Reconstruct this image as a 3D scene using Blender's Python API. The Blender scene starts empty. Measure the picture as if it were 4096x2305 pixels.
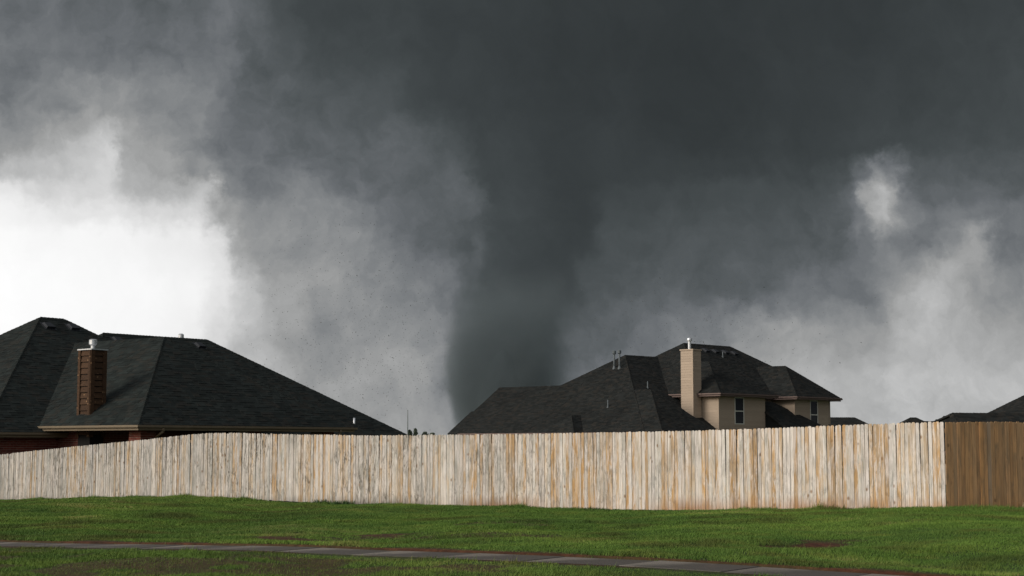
import bpy, bmesh, math, random
import numpy as np
from mathutils import Vector, Matrix

random.seed(7)
rng = np.random.default_rng(11)
sc = bpy.context.scene
COL = sc.collection
R = math.radians

# ------------------------------------------------------------------ camera (eye at the origin, looking along +Y)
FPX, YH = 6500.0, 1785.0            # focal length and horizon row, in pixels of a 4096 px wide frame
PITCH = math.atan((YH - 1152.5) / FPX)
CP, SP = math.cos(PITCH), math.sin(PITCH)
cam = bpy.data.cameras.new("camera")
cam.sensor_fit = 'HORIZONTAL'
cam.sensor_width = 36.0
cam.lens = FPX / 4096.0 * 36.0
cam.clip_start, cam.clip_end = 0.1, 20000.0
co = bpy.data.objects.new("camera", cam)
co.rotation_euler = (math.pi / 2 + PITCH, 0, 0)
COL.objects.link(co)
sc.camera = co

# ------------------------------------------------------------------ render / exposure
sc.view_settings.view_transform = 'Standard'
sc.view_settings.look = 'None'
sc.view_settings.exposure = 0.45
sc.view_settings.gamma = 1.0
sc.view_settings.use_curve_mapping = False
EXPO = 2.0 ** 0.45
sc.render.engine = 'CYCLES'
sc.cycles.use_denoising = True
sc.cycles.volume_step_rate = 1.0
sc.cycles.max_bounces = 6
sc.cycles.volume_bounces = 2

# ------------------------------------------------------------------ sun: low and veiled, from the left and a little behind the camera
SUN_DIR = Vector((-0.86, -0.47, 0.46)).normalized()      # towards the sun
sd = bpy.data.lights.new("sun", 'SUN')
sd.energy = 1.5
sd.angle = R(25)
sd.color = (1.0, 0.955, 0.89)
so = bpy.data.objects.new("sun", sd)
so.rotation_euler = SUN_DIR.to_track_quat('Z', 'Y').to_euler()
COL.objects.link(so)

# ------------------------------------------------------------------ node helper
class NT:
    def __init__(self, tree):
        self.t = tree
        self.n = tree.nodes
        self.l = tree.links
    def new(self, typ, **kw):
        nd = self.n.new(typ)
        for k, v in kw.items():
            setattr(nd, k, v)
        return nd
    def put(self, sock, v):
        if v is None:
            return
        if isinstance(v, bpy.types.NodeSocket):
            self.l.new(v, sock)
        else:
            sock.default_value = v
    def m(self, op, a, b=None, c=None, clamp=False):
        nd = self.new('ShaderNodeMath', operation=op)
        nd.use_clamp = clamp
        for i, v in enumerate((a, b, c)):
            self.put(nd.inputs[i], v)
        return nd.outputs[0]
    def vm(self, op, a, b=None, scale=None):
        nd = self.new('ShaderNodeVectorMath', operation=op)
        self.put(nd.inputs[0], a)
        if b is not None:
            self.put(nd.inputs[1], b)
        if scale is not None:
            self.put(nd.inputs['Scale'], scale)
        return nd.outputs['Value'] if op in ('DOT_PRODUCT', 'LENGTH') else nd.outputs[0]
    def xyz(self, v):
        nd = self.new('ShaderNodeSeparateXYZ')
        self.put(nd.inputs[0], v)
        return nd.outputs
    def comb(self, x, y, z):
        nd = self.new('ShaderNodeCombineXYZ')
        for i, v in enumerate((x, y, z)):
            self.put(nd.inputs[i], v)
        return nd.outputs[0]
    def mr(self, v, a, b, c=0.0, d=1.0, interp='LINEAR'):
        nd = self.new('ShaderNodeMapRange', interpolation_type=interp)
        for i, x in enumerate((v, a, b, c, d)):
            self.put(nd.inputs[i], x)
        return nd.outputs[0]
    def noise(self, vec, scale, detail=3.0, rough=0.55, dist=0.0, color=False):
        nd = self.new('ShaderNodeTexNoise')
        self.put(nd.inputs['Vector'], vec)
        self.put(nd.inputs['Scale'], scale)
        self.put(nd.inputs['Detail'], detail)
        self.put(nd.inputs['Roughness'], rough)
        self.put(nd.inputs['Distortion'], dist)
        return nd.outputs['Color'] if color else nd.outputs['Fac']
    def mix(self, fac, a, b, blend='MIX'):
        nd = self.new('ShaderNodeMix', data_type='RGBA', blend_type=blend)
        self.put(nd.inputs['Factor'], fac)
        self.put(nd.inputs['A'], c4(a))
        self.put(nd.inputs['B'], c4(b))
        return nd.outputs['Result']
    def ramp(self, fac, stops, interp='LINEAR'):
        nd = self.new('ShaderNodeValToRGB')
        cr = nd.color_ramp
        cr.interpolation = interp
        while len(cr.elements) < len(stops):
            cr.elements.new(0.5)
        for e, (p, c) in zip(cr.elements, stops):
            e.position = p
            e.color = c4(c)
        self.put(nd.inputs[0], fac)
        return nd.outputs[0]

def c4(c):
    if isinstance(c, bpy.types.NodeSocket):
        return c
    if isinstance(c, (int, float)):
        return (c, c, c, 1.0)
    return (*c[:3], 1.0)

def lin(v):
    v = v / 255.0
    return v / 12.92 if v <= 0.04045 else ((v + 0.055) / 1.055) ** 2.4

# ------------------------------------------------------------------ sky: Nishita daylight veiled by a storm cloud bank
world = bpy.data.worlds.new("World")
sc.world = world
world.use_nodes = True
w = NT(world.node_tree)
w.n.clear()
wout = w.new('ShaderNodeOutputWorld')
bgn = w.new('ShaderNodeBackground')
sky = w.new('ShaderNodeTexSky', sky_type='NISHITA')
sky.sun_disc = False
sky.sun_elevation = math.asin(SUN_DIR.z)
sky.sun_rotation = math.atan2(SUN_DIR.x, SUN_DIR.y)
sky.air_density, sky.dust_density, sky.ozone_density = 1.0, 3.0, 1.0
tcw = w.new('ShaderNodeTexCoord').outputs['Generated']
dx, dy, dz = w.xyz(tcw)
yc = w.m('MAXIMUM', dy, 0.12)
u0 = w.m('DIVIDE', dx, yc)
v0 = w.m('DIVIDE', dz, yc)

# cloud turbulence: two scales of domain warping (the clouds are sheared, so x and z get different amounts)
tv = w.comb(u0, v0, 0.0)
wa = w.vm('SUBTRACT', w.noise(tv, 9.0, 3.0, 0.55, color=True), (0.5, 0.5, 0.5))
wb = w.vm('SUBTRACT', w.noise(tv, 30.0, 4.0, 0.6, color=True), (0.5, 0.5, 0.5))
wc = w.vm('SUBTRACT', w.noise(tv, 95.0, 4.0, 0.65, color=True), (0.5, 0.5, 0.5))
tv2 = w.vm('ADD', w.vm('ADD', w.vm('ADD', tv, w.vm('MULTIPLY', wc, (0.014, 0.014, 0))), w.vm('MULTIPLY', wa, (0.034, 0.030, 0))), w.vm('MULTIPLY', wb, (0.020, 0.020, 0)))
uu, vv, _ = w.xyz(tv2)

def uv_of(px, y):
    yy = 1152.5 - y
    den = FPX * CP - yy * SP
    return (px - 2048.0) / den, (FPX * SP + yy * CP) / den

# brightness of the cloud bank (display grey levels) along bands of equal elevation
BANDS = [
 (0,   [(-300,112),(0,108),(256,105),(512,101),(768,101),(900,102),(1024,94),(1150,80),(1280,71),(1536,70),(1792,66),(2304,62),(2816,59),(3328,61),(3840,66),(4400,70)]),
 (192, [(-300,120),(0,115),(256,110),(512,108),(768,107),(900,110),(1024,98),(1152,85),(1280,75),(1536,72),(1792,66),(2304,60),(2816,58),(3328,63),(3840,68),(4400,72)]),
 (384, [(-300,125),(0,120),(256,128),(420,142),(560,138),(768,126),(870,110),(1024,100),(1280,90),(1536,80),(1792,67),(2304,62),(2816,60),(3328,64),(3584,69),(4400,78)]),
 (576, [(-300,160),(0,146),(120,150),(256,162),(340,176),(480,196),(540,162),(640,140),(768,122),(900,108),(1024,102),(1280,96),(1600,92),(1792,84),(1940,70),(2304,64),(2816,62),(3328,67),(3584,74),(4400,86)]),
 (690, [(-300,196),(0,182),(128,178),(256,190),(360,200),(480,206),(540,172),(640,156),(768,140),(830,146),(900,126),(1024,110),(1280,108),(1536,96),(1800,92),(1960,72),(2304,64),(2816,66),(3200,72),(3400,80),(3480,104),(3540,136),(3600,122),(3670,88),(3840,86),(4400,90)]),
 (768, [(-300,242),(0,230),(128,215),(200,202),(260,212),(420,206),(512,180),(640,174),(768,166),(830,188),(900,142),(1024,118),(1180,128),(1280,118),(1400,108),(1536,100),(1860,95),(1990,74),(2304,64),(2480,70),(2700,74),(3072,77),(3330,83),(3420,100),(3490,150),(3550,178),(3600,168),(3650,122),(3720,98),(3840,94),(4400,92)]),
 (868, [(-300,252),(0,243),(160,236),(400,227),(640,216),(780,206),(850,184),(910,156),(980,138),(1100,138),(1280,133),(1400,126),(1536,112),(1700,98),(1880,92),(2000,74),(2340,65),(2480,74),(2700,79),(3072,80),(3340,90),(3440,118),(3500,166),(3560,172),(3610,136),(3670,126),(3760,112),(3840,112),(4000,106),(4400,96)]),
 (960, [(-300,254),(256,248),(512,244),(780,234),(880,212),(960,154),(1060,145),(1280,138),(1400,144),(1536,126),(1620,110),(1720,97),(1880,89),(1990,73),(2340,65),(2460,78),(2700,83),(3072,84),(3328,93),(3440,108),(3520,132),(3600,120),(3700,113),(3820,130),(3900,148),(4010,112),(4400,102)]),
 (1152,[(-300,255),(512,249),(768,244),(900,226),(1010,196),(1110,158),(1280,142),(1400,140),(1536,133),(1660,128),(1790,112),(1870,88),(1950,73),(2100,68),(2280,69),(2370,84),(2560,93),(2816,93),(3072,98),(3200,110),(3456,117),(3584,142),(3700,170),(3840,166),(3968,142),(4400,126)]),
 (1344,[(-300,255),(512,248),(768,239),(900,212),(1010,178),(1152,156),(1280,142),(1536,139),(1740,141),(1820,118),(1900,86),(2030,74),(2200,76),(2300,94),(2430,102),(2560,109),(2816,124),(2980,144),(3150,148),(3400,148),(3500,158),(3600,174),(3840,170),(4400,164)]),
 (1536,[(-300,255),(512,247),(768,238),(1000,186),(1152,167),(1280,156),(1536,149),(1700,147),(1800,124),(1890,94),(2030,82),(2160,84),(2300,110),(2560,130),(2900,160),(3300,175),(3600,179),(4400,175)]),
 (1760,[(-300,252),(512,243),(768,230),(1000,188),(1280,156),(1536,147),(1750,148),(1900,136),(2048,126),(2350,130),(2700,152),(3300,172),(3600,174),(4400,168)]),
]
UA, UB = -0.42, 0.42
field = None
prev_v = None
for (y, stops) in reversed(BANDS):
    vrow = uv_of(2048, y)[1]
    st = [((uv_of(px, y)[0] - UA) / (UB - UA), min(g, 268) / 268.0) for px, g in stops]
    row = w.ramp(w.mr(uu, UA, UB), st, 'EASE')
    if field is None:
        field = row
    else:
        field = w.mix(w.mr(vv, prev_v, vrow, 0, 1, 'SMOOTHSTEP'), field, row)
    prev_v = vrow
grey = w.m('MULTIPLY', w.xyz(field)[0], 268.0 / 255.0)          # display grey, 0..1.05
# wisps: fine billows and slanting rain streaks, as a gain on the cloud brightness
bill = w.noise(w.vm('MULTIPLY', tv2, (1.0, 0.8, 1)), 22.0, 6.0, 0.62, 0.6)
rot = w.comb(w.m('ADD', uu, w.m('MULTIPLY', vv, 0.45)), w.m('MULTIPLY', vv, 0.22), 3.0)
streak = w.noise(rot, 70.0, 3.0, 0.6, 0.2)
rag = w.noise(w.vm('MULTIPLY', tv2, (1.0, 1.0, 1)), 34.0, 5.0, 0.60, 0.25)
dev0 = w.m('MULTIPLY', w.m('SUBTRACT', rag, 0.5), w.m('MULTIPLY', w.mr(grey, 0.25, 0.36, 0.06, 0.46), w.mr(grey, 0.50, 0.66, 1.0, 0.5)))
dev = w.m('ADD', dev0, w.m('ADD', w.m('MULTIPLY', w.m('SUBTRACT', bill, 0.5), 0.36), w.m('MULTIPLY', w.m('SUBTRACT', streak, 0.5), 0.10)))
amt = w.mr(grey, 0.72, 0.95, 1.0, 0.12)
amt = w.m('MULTIPLY', amt, w.mr(grey, 0.22, 0.40, 0.45, 1.0))
grey = w.m('MULTIPLY', grey, w.m('ADD', 1.0, w.m('MULTIPLY', dev, amt)))
lum = w.m('DIVIDE', w.m('POWER', w.m('MAXIMUM', grey, 0.0), 2.2), EXPO)
hue = w.ramp(grey, [(0.22, (.845, 1.0, 1.055)), (0.30, (.86, 1.0, 1.05)), (0.42, (.925, 1.0, 1.075)), (0.60, (.985, 1.0, 1.0)), (0.85, (1, 1, 1))])
storm = w.vm('SCALE', hue, None, lum)
# the rest of the dome: bank thinning overhead, open hazy sky behind the camera
back_cloud = w.noise(tcw, 2.2, 5.0, 0.6, 0.4)
open_sky = w.mix(w.mr(back_cloud, 0.35, 0.65, 0.35, 0.75), w.vm('SCALE', sky.outputs[0], None, 0.09), (0.54, 0.54, 0.54))
overhead = w.mix(w.mr(dz, 0.3, 0.75, 0, 1, 'SMOOTHSTEP'), storm, (0.13, 0.14, 0.15))
clear = w.vm('DOT_PRODUCT', tcw, (-0.66, -0.75, 0.0))
side = w.mr(clear, -0.42, 0.42, 0, 1, 'SMOOTHSTEP')
dome = w.mix(side, overhead, open_sky)
w.put(bgn.inputs['Color'], dome)
bgn.inputs['Strength'].default_value = 1.0
w.l.new(bgn.outputs[0], wout.inputs['Surface'])
world.cycles.sampling_method = 'MANUAL'
world.cycles.sample_map_resolution = 1024

# ------------------------------------------------------------------ object helpers
def tag(o, label=None, cat=None, group=None, kind=None):
    if label: o["label"] = label
    if cat: o["category"] = cat
    if group: o["group"] = group
    if kind: o["kind"] = kind
    return o

def empty(name, loc):
    o = bpy.data.objects.new(name, None)
    o.location = loc
    o.empty_display_size = 0.5
    COL.objects.link(o)
    return o

def link(name, me, mat=None, parent=None, matrix=None, smooth=False):
    if mat is not None and not me.materials:
        me.materials.append(mat)
    if smooth:
        me.shade_smooth()
    o = bpy.data.objects.new(name, me)
    COL.objects.link(o)
    if parent is not None:
        o.parent = parent
        base = Matrix.Identity(4)
        q = parent
        while q is not None:
            base = Matrix.LocRotScale(q.location, q.rotation_euler, q.scale) @ base
            q = q.parent
        inv = base.inverted()
        o.matrix_local = inv @ (matrix if matrix is not None else Matrix.Identity(4))
    elif matrix is not None:
        o.matrix_world = matrix
    return o

class MB:
    """collects polygons in world space"""
    def __init__(self):
        self.v, self.f, self.tone = [], [], []
    def poly(self, pts):
        i = len(self.v)
        self.v += [tuple(p) for p in pts]
        self.f.append(tuple(range(i, i + len(pts))))
    def hexa(self, b, t, tone=0.0):
        """b, t: four bottom and four top points, counter-clockwise seen from above"""
        i = len(self.v)
        self.v += [tuple(p) for p in b] + [tuple(p) for p in t]
        self.f += [(i+3, i+2, i+1, i), (i+4, i+5, i+6, i+7)]
        for k in range(4):
            j = (k + 1) % 4
            self.f.append((i+k, i+j, i+4+j, i+4+k))
        self.tone += [tone] * 8
    def box(self, o, ex, ey, ez, x0, x1, y0, y1, z0, z1, tone=0.0):
        P = lambda x, y, z: o + ex * x + ey * y + ez * z
        self.hexa([P(x0, y0, z0), P(x1, y0, z0), P(x1, y1, z0), P(x0, y1, z0)],
                  [P(x0, y0, z1), P(x1, y0, z1), P(x1, y1, z1), P(x0, y1, z1)], tone)
    def tube(self, a, b, r0, r1=None, n=12, caps=True):
        a, b = Vector(a), Vector(b)
        r1 = r0 if r1 is None else r1
        d = (b - a).normalized()
        x = d.orthogonal().normalized()
        y = d.cross(x)
        i = len(self.v)
        for p, r in ((a, r0), (b, r1)):
            for k in range(n):
                t = 2 * math.pi * k / n
                self.v.append(tuple(p + (x * math.cos(t) + y * math.sin(t)) * r))
        for k in range(n):
            j = (k + 1) % n
            self.f.append((i+k, i+j, i+n+j, i+n+k))
        if caps:
            self.f.append(tuple(i + n - 1 - k for k in range(n)))
            self.f.append(tuple(i + n + k for k in range(n)))
    def mesh(self, name):
        me = bpy.data.meshes.new(name)
        me.from_pydata(self.v, [], self.f)
        if self.tone and len(self.tone) == len(self.v):
            at = me.attributes.new('tone', 'FLOAT', 'POINT')
            at.data.foreach_set('value', self.tone)
        me.update()
        return me
    def build(self, name, mat, parent=None, smooth=False):
        return link(name, self.mesh(name), mat, parent, None, smooth)

EXv, EYv, EZv = Vector((1, 0, 0)), Vector((0, 1, 0)), Vector((0, 0, 1))

def ray(px, y):
    yy = 1152.5 - y
    return Vector(((px - 2048.0), FPX * CP - yy * SP, FPX * SP + yy * CP)) / FPX

def at(px, y, depth):
    d = ray(px, y)
    return d * (depth / d.y)

# ------------------------------------------------------------------ materials
def mat(name):
    m = bpy.data.materials.new(name)
    m.use_nodes = True
    n = NT(m.node_tree)
    b = n.n['Principled BSDF']
    b.inputs['Roughness'].default_value = 0.85
    b.inputs['Specular IOR Level'].default_value = 0.25
    return m, n, b

def rnd(n):
    """a random number per piece: by object, by loose island and by stored tone"""
    a = n.new('ShaderNodeAttribute')
    a.attribute_name = 'tone'
    o = n.new('ShaderNodeObjectInfo').outputs['Random']
    return n.m('FRACT', n.m('ADD', a.outputs['Fac'], o))

def pos(n):
    return n.new('ShaderNodeNewGeometry').outputs['Position']

def bump(n, b, h, dist=0.01, strength=0.5):
    nd = n.new('ShaderNodeBump')
    nd.inputs['Distance'].default_value = dist
    nd.inputs['Strength'].default_value = strength
    n.put(nd.inputs['Height'], h)
    n.put(b.inputs['Normal'], nd.outputs[0])

def plain(name, col, rough=0.8, var=0.12, scale=3.0, metal=0.0, spec=0.25):
    m, n, b = mat(name)
    f = n.noise(pos(n), scale, 4, 0.6)
    g = n.mr(f, 0.3, 0.7, 1 - var, 1 + var)
    n.put(b.inputs['Base Color'], n.vm('SCALE', n.comb(*col), None, g))
    b.inputs['Roughness'].default_value = rough
    b.inputs['Metallic'].default_value = metal
    b.inputs['Specular IOR Level'].default_value = spec
    return m

def shingle_mat(name, dark, lite, brown):
    m, n, b = mat(name)
    r = rnd(n)
    c = n.ramp(r, [(0, dark), (0.35, lite), (0.6, dark), (0.85, brown), (1, lite)])
    g = n.noise(pos(n), 55.0, 3, 0.7)
    big = n.noise(pos(n), 0.5, 3, 0.5)
    k = n.m('MULTIPLY', n.mr(g, 0.25, 0.75, 0.78, 1.22), n.mr(big, 0.3, 0.7, 0.85, 1.15))
    n.put(b.inputs['Base Color'], n.vm('SCALE', c, None, k))
    b.inputs['Roughness'].default_value = 0.95
    b.inputs['Specular IOR Level'].default_value = 0.12
    return m
M = {}
M['shingle'] = shingle_mat('shingle_charcoal', (.0125, .0158, .0148), (.022, .0272, .0252), (.0245, .0240, .0205))
M['shingle2'] = shingle_mat('shingle_weathered', (.0115, .0130, .0125), (.0215, .0230, .0218), (.0265, .0240, .0205))
M['underlay'] = plain('roof_underlay', (.016, .018, .018), 0.95, 0.2)
M['tan'] = plain('tan_paint', (.175, .135, .088), 0.6, 0.08)
M['fascia2'] = plain('mauve_brown_paint', (.16, .115, .10), 0.7, 0.1)
M['dark'] = plain('shaded_soffit_board', (.10, .085, .07), 0.9, 0.1)
M['trim'] = plain('cream_trim', (.62, .60, .52), 0.5, 0.05)
M['metal'] = plain('galvanised_metal', (.62, .63, .64), 0.42, 0.15, 20, 0.7, 0.5)
M['metaldull'] = plain('dull_flashing', (.11, .125, .13), 0.7, 0.15, 20, 0.0, 0.2)
M['ventbox'] = plain('black_vent_plastic', (.022, .024, .028), 0.6, 0.1)
M['mortar'] = plain('mortar', (.30, .23, .18), 0.95, 0.15, 12)
M['mast'] = plain('grey_mast_steel', (.20, .22, .22), 0.6, 0.1)

def brick_mat():
    m, n, b = mat('red_brick')
    r = rnd(n)
    c = n.ramp(r, [(0, (.13, .032, .022)), (.4, (.19, .05, .035)), (.75, (.11, .028, .022)), (.97, (.16, .045, .03)), (1, (.30, .24, .22))])
    g = n.noise(pos(n), 30, 4, .65)
    n.put(b.inputs['Base Color'], n.vm('SCALE', c, None, n.mr(g, .25, .75, .7, 1.3)))
    bump(n, b, g, .004)
    return m
M['brick'] = brick_mat()

def brickwall_mat():
    m, n, b = mat('brick_wall_far')
    p = pos(n)
    t = n.new('ShaderNodeTexBrick')
    x, y, z = n.xyz(p)
    n.put(t.inputs['Vector'], n.comb(n.m('ADD', n.m('MULTIPLY', x, -.146), n.m('MULTIPLY', y, 1.407)), z, 0.0))
    t.inputs['Color1'].default_value = (.16, .042, .03, 1); t.inputs['Color2'].default_value = (.11, .03, .022, 1)
    t.inputs['Mortar'].default_value = (.22, .17, .14, 1)
    t.inputs['Scale'].default_value = 1.0; t.inputs['Mortar Size'].default_value = .006
    t.inputs['Brick Width'].default_value = .3; t.inputs['Row Height'].default_value = .0762
    n.put(b.inputs['Base Color'], t.outputs[0])
    return m
M['brickwall'] = brickwall_mat()
def siding_mat():
    m, n, b = mat('tan_siding')
    r = rnd(n)
    p = pos(n)
    g = n.noise(n.vm('MULTIPLY', p, (1, 1, 6)), 4, 4, .6)
    k = n.m('MULTIPLY', n.mr(r, 0, 1, .92, 1.06), n.mr(g, .3, .7, .93, 1.07))
    n.put(b.inputs['Base Color'], n.vm('SCALE', n.comb(.385, .300, .222), None, k))
    b.inputs['Roughness'].default_value = .6
    return m
M['siding'] = siding_mat()

def cedar_mat():
    m, n, b = mat('stained_cedar')
    r = rnd(n)
    p = n.vm('ADD', pos(n), n.vm('SCALE', n.comb(1, 2, 3), None, n.m('MULTIPLY', r, 17)))
    grain = n.noise(n.vm('MULTIPLY', p, (3, 3, 14)), 3, 5, .6, .5)
    c = n.ramp(grain, [(.25, (.024, .012, .006)), (.5, (.058, .030, .015)), (.75, (.088, .048, .024))])
    vor = n.new('ShaderNodeTexVoronoi')
    n.put(vor.inputs['Vector'], p)
    vor.inputs['Scale'].default_value = 5.5
    kn = n.mr(vor.outputs['Distance'], .10, .16, 1, 0)
    c = n.mix(kn, c, (.24, .14, .07))
    n.put(b.inputs['Base Color'], n.vm('SCALE', c, None, n.mr(r, 0, 1, .8, 1.2)))
    return m
M['cedar'] = cedar_mat()

def glass_mat():
    m, n, b = mat('window_glass')
    b.inputs['Base Color'].default_value = (.008, .011, .014, 1)
    b.inputs['Roughness'].default_value = .08
    b.inputs['Specular IOR Level'].default_value = .12
    return m
M['glass'] = glass_mat()

def picket_mat(name, fresh):
    m, n, b = mat(name)
    r = rnd(n)
    r2 = n.m('FRACT', n.m('MULTIPLY', r, 37.13))
    r3 = n.m('FRACT', n.m('MULTIPLY', r, 91.7))
    P = pos(n)
    px, py, pz = n.xyz(P)
    q = n.vm('ADD', P, n.vm('SCALE', n.comb(1.3, 2.1, 3.7), None, n.m('MULTIPLY', r, 23)))
    grain = n.noise(n.vm('MULTIPLY', q, (9, 9, .55)), 3.0, 5, .62, .3)
    mott = n.noise(n.vm('MULTIPLY', q, (3, 3, .8)), 2.0, 4, .6, .4)
    streak = n.noise(n.vm('MULTIPLY', q, (16, 16, .35)), 4.0, 3, .6)
    if fresh:
        c = n.ramp(r2, [(0, (.50, .295, .140)), (.35, (.60, .335, .155)), (.6, (.41, .265, .145)), (.8, (.64, .35, .150)), (1, (.33, .25, .175))])
        c = n.mix(n.mr(mott, .42, .68), c, (.31, .21, .12))
        c = n.mix(n.mr(pz, -1.0, -1.45, 0, .55), c, (.40, .21, .09))
    else:
        along = n.mr(px, -16.0, 4.0, -.16, .10)       # boards at the newer end keep more of their orange heartwood
        rr = n.m('ADD', n.m('ADD', r2, along), n.m('MULTIPLY', n.m('SUBTRACT', mott, .5), .9), clamp=True)
        c = n.ramp(rr, [(0, (.40, .385, .345)), (.14, (.59, .535, .475)), (.38, (.60, .53, .45)), (.54, (.46, .435, .38)), (.64, (.53, .44, .335)), (.78, (.52, .395, .265)), (.92, (.50, .34, .19)), (1, (.46, .285, .13))])
        pale = n.mix(r3, (.70, .642, .598), (.60, .565, .52))
        pm = n.noise(n.vm('MULTIPLY', q, (6, 6, .7)), 2.6, 4, .65, .6)
        c = n.mix(n.mr(pm, .45, .60, 0, .75), c, pale)
        grey = n.noise(n.vm('MULTIPLY', P, (.9, .9, .5)), 1.3, 4, .65, .6)
        c = n.mix(n.m('MULTIPLY', n.mr(grey, .48, .66, 0, .75), n.mr(pm, .62, .40)), c, (.33, .315, .275))
        mil = n.noise(n.vm('MULTIPLY', q, (7, 7, 1.5)), 2.4, 6, .75, .9)
        milm = n.noise(n.vm('MULTIPLY', P, (1.1, 1.1, .8)), 1.1, 3, .6)
        c = n.mix(n.m('MULTIPLY', n.m('MULTIPLY', n.mr(mil, .48, .62), n.mr(milm, .40, .58, .20, 1.0)), n.mr(px, -4.0, 4.0, 1.0, .5)), c, (.135, .122, .098))
        # soil splashed against the foot of the boards
        nz = n.noise(n.vm('MULTIPLY', q, (8, 8, 1.5)), 2.0, 3, .6)
        base = n.m('SUBTRACT', n.m('MULTIPLY', px, .0172), 1.50)
        foot = n.mr(n.m('ADD', n.m('SUBTRACT', pz, base), n.m('MULTIPLY', nz, -.34)), .13, -.16, 0, 1)
        patch = n.mr(n.noise(P, .45, 2, .5), .44, .60, .10, .85)
        red = n.mr(px, -3.0, 1.0)
        c = n.mix(n.m('MULTIPLY', foot, patch), c, n.mix(red, (.10, .085, .07), (.33, .175, .085)))
    c = n.mix(n.mr(streak, .48, .75, 0, .55), c, n.vm('SCALE', c, None, .58))
    vor = n.new('ShaderNodeTexVoronoi')
    n.put(vor.inputs['Vector'], n.vm('MULTIPLY', q, (1, 1, .75)))
    vor.inputs['Scale'].default_value = 4.2
    vor.inputs['Randomness'].default_value = 1
    kn = n.mr(vor.outputs['Distance'], .07, .17, .8, 0)
    kmask = n.mr(n.noise(q, 1.7, 1, .5), .45, .55)
    c = n.mix(n.m('MULTIPLY', kn, kmask), c, (.20, .12, .065))
    n.put(b.inputs['Base Color'], n.vm('SCALE', c, None, n.m('MULTIPLY', n.m('MULTIPLY', n.mr(grain, .25, .75, .74, 1.18), n.mr(r3, 0, 1, .82, 1.08)), 1.0 if fresh else n.mr(px, -12.0, 6.0, .98, 1.22))))
    b.inputs['Roughness'].default_value = .9
    b.inputs['Specular IOR Level'].default_value = .15
    bump(n, b, grain, .004, .6)
    return m
M['picket'] = picket_mat('weathered_picket', False)
M['picket_brown'] = picket_mat('fresh_brown_picket', True)
M['rail'] = plain('fence_rail_wood', (.30, .21, .13), .9, .2, 6)

# ------------------------------------------------------------------ ground profile, in the frame of the fence
FENCE_Z = lambda px: FPX * 1.83 / (292.6 + 0.031 * (px - 2048))
def fence_pt(px):
    z = FENCE_Z(px)
    return Vector(((px - 2048) / FPX * z, z))
F0 = fence_pt(3770)
FD = (fence_pt(0) - F0).normalized()          # along the fence, from its corner towards the far end
FN = Vector((-FD.y, FD.x))                    # towards the street
if FN.y > 0:
    FN = -FN
def s_of(px): return (fence_pt(px) - F0).dot(FD)
def zrow(px, y, depth): return at(px, y, depth).z
BASE = [(3770, 2035), (3400, 2041), (3000, 2044), (2600, 2049), (2000, 2029), (1500, 2021), (1120, 2014), (980, 2000), (880, 1991), (565, 1993), (300, 1999), (0, 2005)]
TOPS = [(3770, 1687), (3400, 1699.5), (3000, 1716), (2600, 1727), (2000, 1737), (1500, 1742), (1120, 1737), (1000, 1733), (880, 1731), (780, 1737), (565, 1761), (300, 1787), (0, 1820)]
BS = np.array([s_of(p) for p, _ in BASE]); BZ = np.array([zrow(p, y, FENCE_Z(p)) for p, y in BASE])
TS = np.array([s_of(p) for p, _ in TOPS]); TZ = np.array([zrow(p, y, FENCE_Z(p)) for p, y in TOPS])
WALK = [(0, 2166), (233, 2171), (536, 2176), (1200, 2184), (1580, 2202), (1961, 2213), (2600, 2239), (3006, 2263), (3326, 2283), (3587, 2301), (3900, 2322)]
KW = (-FD.y / FD.x) / FPX
WZ0 = 22.7
walk_depth = lambda px: WZ0 / (1 + KW * (px - 2048))
def walk_pt(px):
    z = walk_depth(px)
    return Vector(((px - 2048) / FPX * z, z))
T_FAR = (walk_pt(2048) - F0).dot(FN)
T_NEAR = T_FAR + 1.06
WS = np.array([(walk_pt(p) - F0).dot(FD) for p, _ in WALK]); WZ = np.array([zrow(p, y, walk_depth(p)) for p, y in WALK])
WS, WZ = WS[::-1].copy(), WZ[::-1].copy()
if WS[0] > WS[-1]: WS, WZ = WS[::-1].copy(), WZ[::-1].copy()
if BS[0] > BS[-1]: BS, BZ = BS[::-1].copy(), BZ[::-1].copy()
if TS[0] > TS[-1]: TS, TZ = TS[::-1].copy(), TZ[::-1].copy()

def smooth_interp(s, S, Z, k=0.5):
    return (np.interp(s - k, S, Z) + 2 * np.interp(s, S, Z) + np.interp(s + k, S, Z)) / 4

def sst(x, a, b):
    q = np.clip((x - a) / (b - a), 0, 1)
    return q * q * (3 - 2 * q)

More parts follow.
